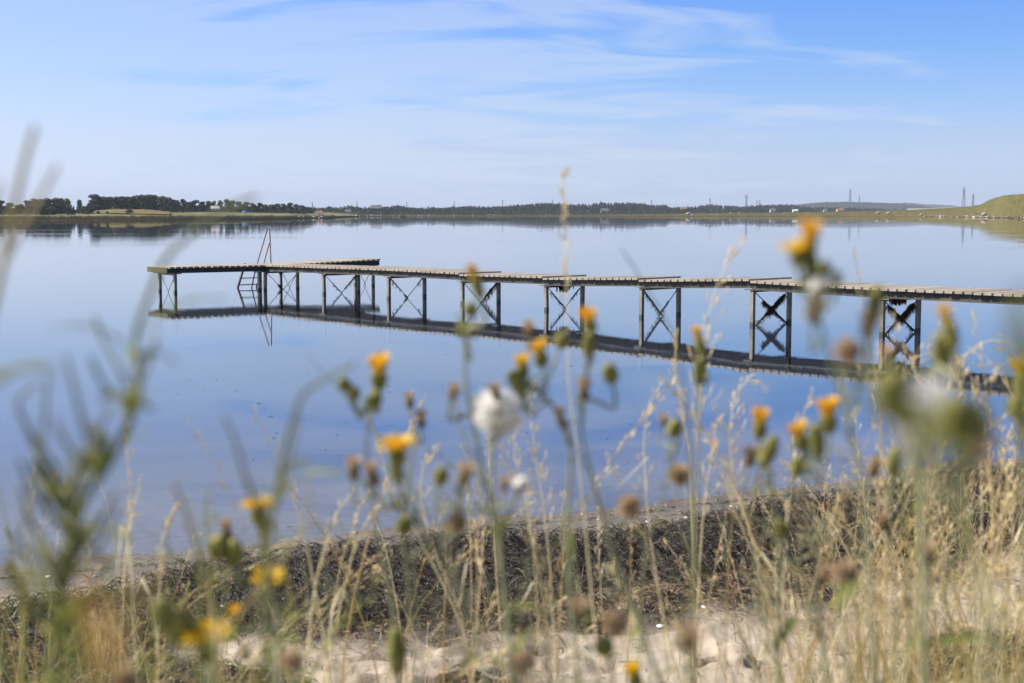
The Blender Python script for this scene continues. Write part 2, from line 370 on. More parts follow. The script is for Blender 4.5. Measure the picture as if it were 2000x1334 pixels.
def build_ground():
    xs = np.concatenate([-np.geomspace(9000, 6.2, 46), np.arange(-6, 8.0, 0.03), np.geomspace(8.2, 9000, 46)])
    ys = np.concatenate([-np.geomspace(3000, 1, 24), np.arange(-0.8, 5.0, 0.2), np.arange(5.0, 15.0, 0.028), np.geomspace(15.2, 26, 40), np.geomspace(28, 9000, 46)])
    X, Y = np.meshgrid(xs, ys); Z = ground_z(X, Y)
    t, w = zones(X, Y)
    ny, nx = X.shape; idx = np.arange(nx*ny).reshape(ny, nx)
    Q = np.stack([idx[:-1, :-1], idx[:-1, 1:], idx[1:, 1:], idx[1:, :-1]], -1).reshape(-1, 4)
    m, nt, N, L = new_mat('beach_sand')
    me = mesh_np('beach', np.stack([X, Y, Z], -1).reshape(-1, 3), Q, m)
    ca = me.color_attributes.new('zones', 'FLOAT_COLOR', 'POINT')
    wet = 1-smooth(0.7, 1.6, t + 0.15*fbm(X, Y, 2, 3, 71)); alg = np.exp(-((t-0.42-0.12*fbm(X, Y, 0.8, 3, 73))/0.05)**2)*(fbm(X, Y, 3, 3, 75) > -0.1)
    soil = smooth(5.6, 4.8, Y)*(t > 2)
    ca.data.foreach_set('color', np.stack([w, wet, alg, soil], -1).astype(np.float32).ravel())
    out = N('ShaderNodeOutputMaterial'); b = N('ShaderNodeBsdfPrincipled'); L(b.outputs[0], out.inputs[0])
    at_ = N('ShaderNodeVertexColor'); at_.layer_name = 'zones'; sp = N('ShaderNodeSeparateColor'); L(at_.outputs[0], sp.inputs[0])
    g = N('ShaderNodeNewGeometry')
    def nz(scale, det=6, rough=0.6):
        n = N('ShaderNodeTexNoise'); n.inputs['Scale'].default_value = scale; n.inputs['Detail'].default_value = det; n.inputs['Roughness'].default_value = rough
        L(g.outputs['Position'], n.inputs[0]); return n.outputs[0]
    sand = rampnode(N, L, nz(3.0), [(0.3, (0.33, 0.27, 0.205)), (0.5, (0.42, 0.35, 0.275)), (0.7, (0.50, 0.43, 0.345))])
    speck = rampnode(N, L, nz(110, 2), [(0.32, (0.35, 0.30, 0.26)), (0.45, (1, 1, 1)), (0.66, (1, 1, 1)), (0.75, (1.5, 1.5, 1.5))])
    ms = N('ShaderNodeMixRGB'); ms.blend_type = 'MULTIPLY'; ms.inputs[0].default_value = 0.55; L(sand, ms.inputs[1]); L(speck, ms.inputs[2])
    wets = rampnode(N, L, nz(22, 7, 0.75), [(0.35, (0.065, 0.05, 0.036)), (0.5, (0.15, 0.118, 0.085)), (0.68, (0.28, 0.23, 0.17))])
    c1 = N('ShaderNodeMixRGB'); L(sp.outputs[1], c1.inputs[0]); L(ms.outputs[0], c1.inputs[1]); L(wets, c1.inputs[2])
    wr = rampnode(N, L, nz(30, 6, 0.8), [(0.40, (0.005, 0.004, 0.004)), (0.60, (0.014, 0.011, 0.009)), (0.76, (0.07, 0.05, 0.033))])
    c2 = N('ShaderNodeMixRGB'); L(sp.outputs[0], c2.inputs[0]); L(c1.outputs[0], c2.inputs[1]); L(wr, c2.inputs[2])
    c3 = N('ShaderNodeMixRGB'); L(sp.outputs[2], c3.inputs[0]); L(c2.outputs[0], c3.inputs[1])
    L(rampnode(N, L, nz(25), [(0.4, (0.02, 0.02, 0.008)), (0.65, (0.10, 0.13, 0.03))]), c3.inputs[2])
    c4 = N('ShaderNodeMixRGB'); L(at_.outputs[1], c4.inputs[0]); L(c3.outputs[0], c4.inputs[1])
    L(rampnode(N, L, nz(20), [(0.3, (0.12, 0.09, 0.05)), (0.7, (0.28, 0.23, 0.12))]), c4.inputs[2])
    # sea bed: sand, then mud, darkened with depth for light the water would absorb
    spz = N('ShaderNodeSeparateXYZ'); L(g.outputs['Position'], spz.inputs[0])
    mz = N('ShaderNodeMath'); mz.operation = 'MULTIPLY'; L(spz.outputs[2], mz.inputs[0]); mz.inputs[1].default_value = -1.0
    deep = rampnode(N, L, mz.outputs[0], [(0.0, (0, 0, 0)), (0.09, (0.05, 0.05, 0.05)), (0.20, (0.5, 0.5, 0.5)), (0.5, (1, 1, 1))])
    bed = rampnode(N, L, nz(1.6, 7, 0.7), [(0.35, (0.010, 0.010, 0.008)), (0.6, (0.020, 0.019, 0.016)), (0.75, (0.05, 0.048, 0.045))])
    bed_s = rampnode(N, L, nz(10, 5, 0.7), [(0.3, (0.07, 0.058, 0.052)), (0.5, (0.13, 0.11, 0.10)), (0.7, (0.20, 0.175, 0.16))])
    c5 = N('ShaderNodeMixRGB'); L(deep, c5.inputs[0]); L(bed_s, c5.inputs[1]); L(bed, c5.inputs[2])
    lt = N('ShaderNodeMath'); lt.operation = 'LESS_THAN'; L(spz.outputs[2], lt.inputs[0]); lt.inputs[1].default_value = 0.0
    c6 = N('ShaderNodeMixRGB'); L(lt.outputs[0], c6.inputs[0]); L(c4.outputs[0], c6.inputs[1]); L(c5.outputs[0], c6.inputs[2])
    L(c6.outputs[0], b.inputs['Base Color'])
    rr = N('ShaderNodeMapRange'); L(sp.outputs[1], rr.inputs[0]); rr.inputs[3].default_value = 0.95; rr.inputs[4].default_value = 0.45
    L(rr.outputs[0], b.inputs['Roughness'])
    bp = N('ShaderNodeBump'); bp.inputs['Strength'].default_value = 0.6; bp.inputs['Distance'].default_value = 0.01
    L(nz(60, 6, 0.7), bp.inputs['Height']); L(bp.outputs[0], b.inputs['Normal'])
    o = link('beach', me); tag(o, kind='structure')
build_ground()
def build_water():
    xs = np.concatenate([-np.geomspace(12000, 20, 20), [0], np.geomspace(20, 12000, 20)]); ys = np.concatenate([[-800, -100, 0], np.geomspace(8, 14000, 30)])
    X, Y = np.meshgrid(xs, ys); ny, nx = X.shape; idx = np.arange(nx*ny).reshape(ny, nx)
    Q = np.stack([idx[:-1, :-1], idx[:-1, 1:], idx[1:, 1:], idx[1:, :-1]], -1).reshape(-1, 4)
    o = link('water', mesh_np('water', np.stack([X, Y, 0*X], -1).reshape(-1, 3), Q, mat_water())); tag(o, kind='structure')
build_water()

# ------------------------------------------------------------------ far land
def mat_land(name, stops, scale=0.05):
    m, nt, N, L = new_mat(name)
    out = N('ShaderNodeOutputMaterial'); b = N('ShaderNodeBsdfDiffuse'); L(b.outputs[0], out.inputs[0])
    g = N('ShaderNodeNewGeometry'); mp = N('ShaderNodeMapping'); mp.inputs['Scale'].default_value = (1, 0.35, 3); L(g.outputs['Position'], mp.inputs[0])
    n = N('ShaderNodeTexNoise'); n.inputs['Scale'].default_value = scale; n.inputs['Detail'].default_value = 8; n.inputs['Roughness'].default_value = 0.65
    L(mp.outputs[0], n.inputs[0]); k = len(stops)
    c = rampnode(N, L, n.outputs[0], [(0.32+0.36*i/(k-1), s) for i, s in enumerate(stops)])
    # a darker, browner foot of reeds and mud at the water's edge
    s = N('ShaderNodeSeparateXYZ'); L(g.outputs['Position'], s.inputs[0])
    r = rampnode(N, L, s.outputs[2], [(0.0, (1, 1, 1)), (0.45, (1, 1, 1)), (0.75, (0, 0, 0))])
    mx = N('ShaderNodeMixRGB'); L(r, mx.inputs[0]); L(c, mx.inputs[1]); mx.inputs[2].default_value = (0.10, 0.065, 0.035, 1)
    L(mx.outputs[0], b.inputs[0]); return m
def strip(name, rows, mat, nsub=140):
    """rows: list of (px, [(Y, z), ...]) ; px along the shore, each with the same number of profile points"""
    px = np.array([r[0] for r in rows], float); A = np.array([r[1] for r in rows], float)
    q = np.linspace(px[0], px[-1], nsub); K = A.shape[1]; V = []
    for k in range(K):
        Yk = np.interp(q, px, A[:, k, 0]); zk = np.interp(q, px, A[:, k, 1])
        if k > 1: zk = zk + 0.06*zk*fbm(q/8.0, q*0+k*3, 1.0, 3, k)
        if k < 2: Yk = Yk*(1+0.004*fbm(q/14.0, q*0, 1, 3, 3))
        V.append(np.stack([(q-1000)/F*Yk, Yk, zk], -1))
    V = np.stack(V, 0); idx = np.arange(K*nsub).reshape(K, nsub)
    Q = np.stack([idx[:-1, :-1], idx[:-1, 1:], idx[1:, 1:], idx[1:, :-1]], -1).reshape(-1, 4)
    o = link(name, mesh_np(name, V.reshape(-1, 3), Q, mat)); tag(o, kind='structure'); return V
L_meadow = mat_land('marsh_meadow', [(0.09, 0.10, 0.05), (0.15, 0.155, 0.085), (0.22, 0.19, 0.10), (0.12, 0.135, 0.06)], 0.06)
L_far = mat_land('far_meadow', [(0.035, 0.042, 0.025), (0.06, 0.062, 0.035), (0.13, 0.11, 0.065)], 0.02)
L_green = mat_land('grazed_grass', [(0.055, 0.058, 0.018), (0.085, 0.085, 0.026), (0.14, 0.115, 0.048), (0.075, 0.085, 0.025), (0.12, 0.10, 0.045)], 0.09)
L_wood = mat_land('far_forest_floor', [(0.022, 0.032, 0.018), (0.035, 0.045, 0.024), (0.05, 0.06, 0.035)], 0.02)
def prof_left(D, lift): return [(D, -0.8), (D+3, 0.25), (D+9, 0.95), (D+70, 1.15), (D+150, 1.5+lift*0.3), (D+260, 2.6+lift), (D+500, 4+lift*1.3), (D+1600, 5)]
strip('left_shore', [(-700, prof_left(420, 0.5)), (0, prof_left(552, 0.2)), (150, prof_left(560, 0.3)), (200, prof_left(565, 2.0)), (260, prof_left(575, 1.6)), (330, prof_left(590, 0.8)),
       (450, prof_left(640, 1.0)), (560, prof_left(720, 0.4)), (640, prof_left(860, 0.1)), (700, prof_left(1200, 0.0))], L_meadow)
L_yellow = mat_land('ripe_field', [(0.13, 0.12, 0.055), (0.22, 0.17, 0.08), (0.15, 0.135, 0.06), (0.32, 0.24, 0.11)], 0.12)
strip('yellow_field', [(190, [(740, 3.0), (800, 4.2), (845, 4.6)]), (230, [(735, 2.9), (790, 4.5), (850, 5.6)]), (290, [(735, 2.4), (790, 3.7), (860, 5.2)]), (335, [(735, 2.3), (790, 3.0), (860, 3.8)])], L_yellow, 60)
def prof_far(D, z): return [(D, -0.8), (D+4, 0.2), (D+15, 1.1), (D+80, 1.6), (D+300, 2.6), (D+900, z), (D+2500, z)]
strip('far_shore', [(380, prof_far(1150, 3)), (640, prof_far(1180, 3)), (760, prof_far(1350, 3)), (1000, prof_far(1550, 5)), (1200, prof_far(1650, 5)), (1500, prof_far(1900, 4)), (1700, prof_far(2100, 3)), (2300, prof_far(2400, 3))], L_far)
def prof_hill(px, D, top, dY):
    zt = CAM_H + (417.5-top)/F*(D+dY)
    return (px, [(D, -0.8), (D+2.5, 0.25), (D+6, min(0.9, zt)), (D+dY*0.35, zt*0.42+0.3), (D+dY*0.65, zt*0.78), (D+dY, zt), (D+dY*1.4, zt*1.02), (D+dY*2.0+80, zt*0.5), (D+dY*2+140, -2)])
strip('grassy_spit', [prof_hill(1150, 1330, 421.3, 20), prof_hill(1190, 1340, 419.5, 30), prof_hill(1300, 1345, 418.4, 35), prof_hill(1350, 1340, 416.5, 50), prof_hill(1500, 1330, 415.2, 60), prof_hill(1640, 1300, 413.0, 80),
       prof_hill(1700, 1260, 412, 90), prof_hill(1780, 1180, 409.3, 100), prof_hill(1870, 1060, 404.5, 110), prof_hill(1900, 1000, 402.0, 115), prof_hill(1912, 975, 399.0, 115), prof_hill(1925, 950, 392.0, 115),
       prof_hill(1937, 920, 386.5, 115), prof_hill(1955, 870, 382.0, 115), prof_hill(1970, 820, 380.5, 115), prof_hill(2000, 640, 378.5, 110), prof_hill(2100, 560, 374, 110), prof_hill(2600, 420, 365, 110)], L_green, 320)
def ridge(name, pts, Y, base_z=0.0, n=120):
    rows = [(px, [(Y-900, base_z), (Y-300, (CAM_H+(417.5-ty)/F*Y)*0.75), (Y, CAM_H+(417.5-ty)/F*Y), (Y+900, base_z)]) for px, ty in pts]
    return strip(name, rows, L_wood, n)
# ---- trees
def crown_mesh(name, seed, n, shape, mat, leaf=0.9):
    """unit tree crown (radius 1, height from 0 to 1) of many leaf clumps in uneven lobes"""
    r = np.random.default_rng(seed)
    nl = {'round': 9, 'tall': 8, 'cone': 7}[shape]; C_ = []; R_ = []
    for k in range(nl):
        u = (k+0.5)/nl; a = r.uniform(0, 2*PI)
        if shape == 'round': rad = 0.55*math.sin(PI*min(1, 0.3+0.66*u))**0.8; s = 0.50
        elif shape == 'tall': rad = 0.45*math.sin(PI*min(1, 0.25+0.7*u)); s = 0.58
        else: rad = 0.45*(1-u); s = 0.5*(1.05-u)+0.08
        C_.append((rad*math.cos(a), rad*math.sin(a), 0.10+0.80*u)); R_.append(s*r.uniform(0.8, 1.2))
    C_ = np.array(C_); R_ = np.array(R_); k = r.integers(0, nl, n)
    d = r.normal(size=(n, 3)); d /= np.linalg.norm(d, axis=1, keepdims=True)
    p = C_[k] + d*(R_[k]*r.uniform(0.72, 1.05, n))[:, None]*np.array([1, 1, 0.24])
    p[:, 2] = np.clip(p[:, 2], 0.0, 1.04)
    nrm = d + r.normal(size=(n, 3))*0.55; nrm /= np.linalg.norm(nrm, axis=1, keepdims=True)
    a = np.cross(nrm, r.normal(size=(n, 3))); a /= np.linalg.norm(a, axis=1, keepdims=True); b = np.cross(nrm, a)
    s = r.uniform(0.6, 1.3, n)[:, None]*0.17*leaf
    a = a*s; b = b*s; sc = np.array([1, 1, 0.30])
    V = np.stack([p-a*sc, p-b*sc*0.7, p+a*sc, p+b*sc*0.8], 1).reshape(-1, 3)
    return V, np.arange(4*n).reshape(-1, 4)
def trunk_data(h=0.45, r0=0.05):
    mb = MB(); mb.tube([(0, 0, -0.1), (0.01, 0, 0.1), (0.0, 0.01, h)], [r0*1.3, r0, r0*0.45], 6)
    for a in (0.3, 2.2, 4.1): mb.tube([(0, 0, h*0.6), (0.25*math.cos(a), 0.25*math.sin(a), h*1.2)], [r0*0.5, r0*0.15], 5)
    return mb
CR = {}
for sh, sd in (('round', 1), ('round', 2), ('tall', 3), ('tall', 4), ('cone', 5)):
    for k, mk in enumerate(('leaf0', 'leaf1')):
        V, Q = crown_mesh('c', sd+10*k, 1100, sh, None); CR[(sh, sd, k)] = mesh_np('crown', V, Q, M_[mk], False)
CR_LIST = {'round': [1, 2], 'tall': [3, 4], 'cone': [5]}
TRUNK = trunk_data().mesh('trunk', M_['bark'], True)
def far_tree(px, top, Y, base, wpx, shape, shade, label, group):
    x = (px-1000)/F*Y; zt = CAM_H + (417.5-top)/F*Y; h = zt-base; r = wpx/2/F*Y*1.35
    t = empty('tree', (x, Y, base), label, 'tree', group)
    sd = random.choice(CR_LIST[shape]); lift = 0.01*h
    c = link('crown', CR[(shape, sd, shade)], t); c.location = (0, 0, lift); c.scale = (r, r, (h-lift)/1.0); c.rotation_euler = (0, 0, random.uniform(0, 6.28))
    k = link('trunk', TRUNK, t); k.scale = (h*0.5, h*0.5, h*0.9)
    return t
TR_GROUP = 'trees along the left shore'
LT = [  # px, top, Y, base z, width px, shape, shade, words
 (-40, 392, 770, 2.2, 26, 'round', 0, None), (-18, 394, 760, 2.2, 26, 'round', 0, None),
 (4, 391, 760, 2.0, 22, 'round', 0, 'dark round tree cut by the left edge of the photo'),
 (22, 396, 765, 2.0, 18, 'round', 1, 'olive bushy tree just right of the dark one at the left edge'),
 (36, 400, 770, 2.0, 16, 'round', 0, 'low dark tree in the dip between the two first clumps'),
 (47, 398, 775, 2.0, 16, 'round', 0, 'low round tree at the start of the second left clump'),
 (58, 391, 790, 2.1, 18, 'tall', 1, 'slender olive tree behind the blurred plant stalk on the left'),
 (70, 387.5, 800, 2.1, 20, 'tall', 1, 'tall light olive tree at the middle of the second left clump'),
 (83, 388.5, 795, 2.1, 20, 'round', 1, 'airy olive tree beside the tall light one'),
 (97, 386.5, 800, 2.1, 22, 'round', 1, 'broad mid green tree left of the paired poplars'),
 (88, 399, 740, 1.7, 24, 'round', 0, 'low dark bushy tree in front of the second clump'),
 (110, 398, 740, 1.7, 28, 'round', 0, 'wide low dark tree below the broad green one'),
 (112, 385.5, 800, 2.1, 20, 'round', 1, 'rounded green tree with a level top near the end of the clump'),
 (124, 386.5, 805, 2.1, 16, 'tall', 1, 'narrow green tree one before the end of the clump'),
 (134, 387, 800, 2.1, 15, 'tall', 1, 'tall loose poplar ending the second left clump'),
 (137, 402, 745, 1.7, 7, 'tall', 0, 'thin dark column tree under the loose poplar'),
 (147, 401, 745, 1.7, 10, 'cone', 0, 'small dark pointed tree in the gap before the lone tree'),
 (158, 389.5, 800, 2.1, 11, 'tall', 1, 'lone slim tree standing clear in the gap'),
 (167, 402, 765, 1.9, 13, 'round', 0, 'small dark tree right after the lone slim one'),
 (178, 401.5, 740, 1.8, 18, 'round', 0, 'low dark bush-like tree at the foot of the highest tree'),
 (190, 378.5, 840, 3.0, 30, 'round', 0, 'highest broad tree where the big wood begins'),
 (206, 384, 842, 3.2, 18, 'tall', 0, 'dark tree filling in beside the highest broad tree'),
 (218, 384, 850, 4.0, 20, 'tall', 1, 'grey green poplar in the left part of the big wood'),
 (231, 383.5, 855, 4.0, 20, 'tall', 1, 'upright poplar with a flat top in the big wood'),
 (243, 383, 855, 4.0, 18, 'tall', 0, 'dark poplar left of the middle of the big wood'),
 (256, 383.5, 860, 4.0, 20, 'tall', 1, 'poplar above the lone bush of the yellow field'),
 (268, 382, 860, 4.0, 18, 'tall', 0, 'dark upright poplar where the big wood starts to rise'),
 (280, 380, 865, 4.0, 22, 'tall', 1, 'poplar on the left shoulder of the wood\'s second summit'),
 (293, 379.8, 865, 4.0, 22, 'tall', 1, 'poplar forming the second summit of the big wood'),
 (306, 380.5, 865, 4.0, 20, 'tall', 0, 'dark poplar right of the second summit'),
 (319, 382.5, 862, 4.0, 20, 'tall', 1, 'poplar where the top of the big wood slopes down'),
 (331, 385, 858, 3.8, 18, 'tall', 0, 'last high poplar at the right end of the big wood'),
 (339, 389, 850, 3.4, 14, 'tall', 0, 'lower dark tree closing the big wood on the right'),
 (255, 408, 700, 2.7, 13, 'round', 0, 'lone dark bush-sized tree standing in the yellow field'),
 (349, 390, 900, 3.4, 12, 'tall', 1, 'slim tree just past the end of the big wood'),
 (360, 388.5, 900, 3.4, 13, 'tall', 1, 'slender pointed tree second past the big wood'),
 (371, 394, 880, 3.0, 18, 'round', 0, 'low broad dark tree between slender ones'),
 (383, 390.5, 880, 3.0, 20, 'round', 0, 'round dark tree with a full crown past the slender pair'),
 (396, 393, 890, 3.0, 16, 'round', 0, 'round dark tree second in the middle group'),
 (409, 392.5, 895, 3.0, 15, 'round', 1, 'green tree left of the beige roof'),
 (421, 392.5, 905, 3.0, 9, 'tall', 0, 'narrow dark tree above the beige roof'),
 (433, 391, 905, 3.0, 10, 'tall', 0, 'narrow dark tree right of the beige roof'),
 (446, 389, 915, 3.0, 14, 'tall', 1, 'tall loose tree behind the blurred seed stalk tip'),
 (457, 391.5, 915, 3.0, 15, 'tall', 1, 'tree second behind the blurred stalk tip'),
 (470, 393.5, 920, 3.0, 16, 'round', 1, 'round tree left of the blue cover'),
 (483, 394, 930, 3.0, 16, 'round', 1, 'round tree above the blue cover'),
 (496, 396, 940, 3.0, 15, 'round', 0, 'dark tree right of the blue cover'),
 (508, 395.5, 950, 3.0, 15, 'round', 0, 'dark dome shaped tree past the blue cover'),
 (521, 399, 960, 2.8, 16, 'round', 1, 'low tree in the dip below the thin mast'),
 (534, 399, 970, 2.8, 16, 'round', 0, 'low dark tree under the thin mast'),
 (545, 397.5, 980, 2.8, 14, 'round', 1, 'small domed tree right of the thin mast'),
 (556, 397.5, 990, 2.8, 14, 'round', 0, 'small dark domed tree before the big single one'),
 (568, 395.5, 980, 2.6, 14, 'round', 0, 'large single dark tree standing out at the end of the row'),
 (580, 398.5, 1000, 2.6, 15, 'round', 1, 'tree sloping down right of the large single dark one'),
 (592, 400.5, 1020, 2.6, 15, 'round', 0, 'low dark tree near the end of the left row'),
 (604, 404, 1040, 2.6, 13, 'round', 0, 'last low tree of the left row beside the mast gap'),
 (195, 412, 690, 2.4, 7, 'round', 0, 'tiny dark bush at the left of the yellow field'),
 (213, 412.5, 690, 2.5, 5, 'round', 0, 'tiny bush second on the yellow field'),
]
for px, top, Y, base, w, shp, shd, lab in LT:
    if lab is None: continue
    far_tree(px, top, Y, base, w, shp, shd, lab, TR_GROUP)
def wood(name, sky, Yf, base, step, wpx, label, shades=('leaf0',), rows=2, seed=3, drop=3.0, nleaf=150, up=1.2):
    """a far wood that reads as one mass: many crowns in one mesh"""
    r = np.random.default_rng(seed); Vs = []; n = 0; px = np.array([s[0] for s in sky]); ty = np.array([s[1] for s in sky])
    T = [crown_mesh('t', 50+k, nleaf, 'round' if k % 3 else 'cone', None, 1.5)[0] for k in range(6)]
    for row in range(rows):
        q = px[0] + r.uniform(0, step)
        while q < px[-1]:
            Y = Yf(q)*(1 + 0.02*row) + r.uniform(-15, 15)
            top = np.interp(q, px, ty) - up + r.uniform(0, drop) + (rows-1-row)*1.2
            h = CAM_H + (417.5-top)/F*Y - base(q); w = wpx*r.uniform(0.7, 1.35)/2/F*Y
            if h > 1.5:
                t = T[r.integers(0, 6)]; a = r.uniform(0, 6.28); c, s_ = math.cos(a), math.sin(a)
                Vs.append(np.stack([(t[:, 0]*c-t[:, 1]*s_)*w + (q-1000)/F*Y, (t[:, 0]*s_+t[:, 1]*c)*w + Y, t[:, 2]*h + base(q) - 0.3], -1))
            q += step*r.uniform(0.5, 1.5)
    V = np.concatenate(Vs); o = link(name, mesh_np(name, V, np.arange(len(V)).reshape(-1, 4), M_[shades[0]], False))
    tag(o, label, 'woodland', kind='stuff')
SK1 = [(596, 405), (612, 402.5), (635, 404.5), (645, 401.5), (660, 405), (685, 400), (700, 402), (715, 403.5), (730, 401.5), (760, 401.5), (780, 399.5), (800, 402.5), (840, 403.5), (880, 402.5),
       (895, 401.5), (915, 400.5), (950, 402), (990, 401.5), (1020, 397.5), (1050, 395.5), (1080, 395), (1100, 396)]
SK2 = [(1100, 396), (1120, 398), (1150, 397), (1175, 393.5), (1195, 394.5), (1210, 393.5), (1240, 394.5), (1250, 395.5), (1275, 398.5), (1298, 396.5), (1306, 403), (1350, 402), (1375, 398.5),
       (1400, 398.5), (1430, 400.5), (1450, 402.5), (1480, 398.5), (1510, 397.5), (1540, 396.5), (1560, 401), (1600, 403), (1680, 405), (1780, 409)]
wood('far_woodland', SK1, lambda q: np.interp(q, [590, 700, 1100], [1350, 1500, 1850]), lambda q: 2.0, 5.0, 9, 'dark green wood along the far shore, left of the tall grass stalk', rows=4, seed=5, nleaf=200)
wood('far_woodland', SK2, lambda q: np.interp(q, [1100, 1300, 1800], [1900, 2000, 2700]), lambda q: 2.0, 5.0, 9, 'dark green wood along the far shore behind the grassy spit', rows=4, seed=9, nleaf=200)
wood('shore_thicket', [(600, 413), (700, 412), (800, 412.5), (900, 410.5), (1000, 411), (1100, 409.5), (1200, 410), (1300, 411)], lambda q: np.interp(q, [600, 1300], [1300, 1780]), lambda q: 1.6, 5.0, 10,
     'low scrub in front of the far wood near the waterline', shades=('leaf1',), rows=1, seed=12, drop=2.5, nleaf=90)
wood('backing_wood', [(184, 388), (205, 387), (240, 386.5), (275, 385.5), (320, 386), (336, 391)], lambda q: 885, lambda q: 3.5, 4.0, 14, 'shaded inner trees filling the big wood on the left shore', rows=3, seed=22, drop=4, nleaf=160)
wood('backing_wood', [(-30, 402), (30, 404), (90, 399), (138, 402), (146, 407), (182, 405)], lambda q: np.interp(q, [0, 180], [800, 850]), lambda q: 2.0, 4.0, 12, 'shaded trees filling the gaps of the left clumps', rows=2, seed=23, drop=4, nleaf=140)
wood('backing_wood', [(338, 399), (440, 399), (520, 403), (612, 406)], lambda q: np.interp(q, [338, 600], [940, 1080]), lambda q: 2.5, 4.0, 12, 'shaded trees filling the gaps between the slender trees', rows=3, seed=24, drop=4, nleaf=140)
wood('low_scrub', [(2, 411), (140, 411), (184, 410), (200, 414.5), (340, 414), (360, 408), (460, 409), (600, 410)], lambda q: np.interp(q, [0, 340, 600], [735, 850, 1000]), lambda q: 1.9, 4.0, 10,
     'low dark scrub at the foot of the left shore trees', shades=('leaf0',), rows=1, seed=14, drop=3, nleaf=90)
ridge('forested_hills', [(1540, 402), (1565, 398.5), (1600, 395.5), (1640, 394.5), (1700, 395.5), (1760, 398), (1800, 402), (1850, 408)], 5200, n=90)
ridge('distant_hills', [(1700, 400), (1755, 397), (1765, 395.7), (1800, 398), (1840, 400.2), (1868, 402.6), (1880, 406), (1920, 412)], 8200, n=90)
wood('hill_forest', [(1545, 401), (1565, 398.0), (1600, 395.0), (1640, 394.0), (1700, 395.0), (1760, 397.5), (1790, 401)], lambda q: 5000, lambda q: CAM_H + (417.5-np.interp(q, [1545, 1640, 1700, 1790], [404, 400, 401, 406]))/F*5000, 3.0, 6,
     'blue green forest covering the distant hill at the right', rows=2, seed=15, drop=1.2, nleaf=60)
ML_field = mat_var('stubble_field', [(0.45, 0.42, 0.38), (0.55, 0.52, 0.46)], 0.9, noise=0.01, island=False)
strip('pale_field', [(1768, [(3900, 1.0), (4000, CAM_H+(417.5-408.6)/F*4000), (4150, CAM_H+(417.5-407.9)/F*4150)]), (1820, [(3900, 2), (4000, CAM_H+(417.5-407.0)/F*4000), (4150, CAM_H+(417.5-406.3)/F*4150)]), (1872, [(3900, 3), (4000, CAM_H+(417.5-405.1)/F*4000), (4150, CAM_H+(417.5-404.3)/F*4150)])], ML_field, 30)

def reeds(name, label, pa, pb, yf, n, h, mat, seed):
    r = np.random.default_rng(seed); px = r.uniform(pa, pb, n); Y = yf(px) + 2 + r.uniform(0, 1, n)**1.5*22; X = (px-1000)/F*Y; H = h*r.uniform(0.5, 1.2, n)*(0.75+0.5*fbm(px/6.0, px*0, 1, 3, 5)); z0 = np.full(n, 0.2) + 0.03*(Y-yf(px))
    dx = r.normal(size=n)*0.18; w = r.uniform(0.05, 0.13, n)
    P = np.stack([np.stack([X, Y, z0], -1), np.stack([X+dx*0.4, Y, z0+H*0.6], -1), np.stack([X+dx, Y, z0+H], -1)], 1)
    V, Q = ribbons(P, w[:, None]*np.array([1, 1, 0.3])[None], np.tile([1.0, 0.2, 0], (n, 1))); tag(link(name, mesh_np(name, V, Q, mat, False)), label, 'reeds', kind='stuff')
M_['reed'] = mat_var('reed', [(0.10, 0.075, 0.035), (0.20, 0.16, 0.075), (0.15, 0.16, 0.07), (0.26, 0.26, 0.14)], 0.8, 0.2)
_yl = lambda q: np.interp(q, [-200, 0, 150, 200, 260, 330, 450, 560, 640, 700], [500, 552, 560, 565, 575, 590, 640, 720, 860, 1200])
reeds('reed_bed', 'brown and pale green reeds lining the left shore', -60, 655, _yl, 16000, 1.1, M_['reed'], 8)
_yr = lambda q: np.interp(q, [1150, 1350, 1500, 1640, 1700, 1780, 1870, 1912, 1955, 2000], [1330, 1340, 1330, 1300, 1260, 1180, 1060, 975, 870, 640])
reeds('shore_grass', 'low rough grass at the edge of the grassy spit', 1180, 1998, _yr, 9000, 0.35, M_['reed'], 9)
_n = 420; _px = rng.uniform(1180, 1790, _n); _Y = _yr(_px)+rng.uniform(0.5, 6, _n)
pebbles('spit_stones', np.stack([(_px-1000)/F*_Y, _Y, rng.uniform(0.15, 0.5, _n)], -1), 0.15, 0.5, 'pale stones scattered along the edge of the spit', 4) if False else None

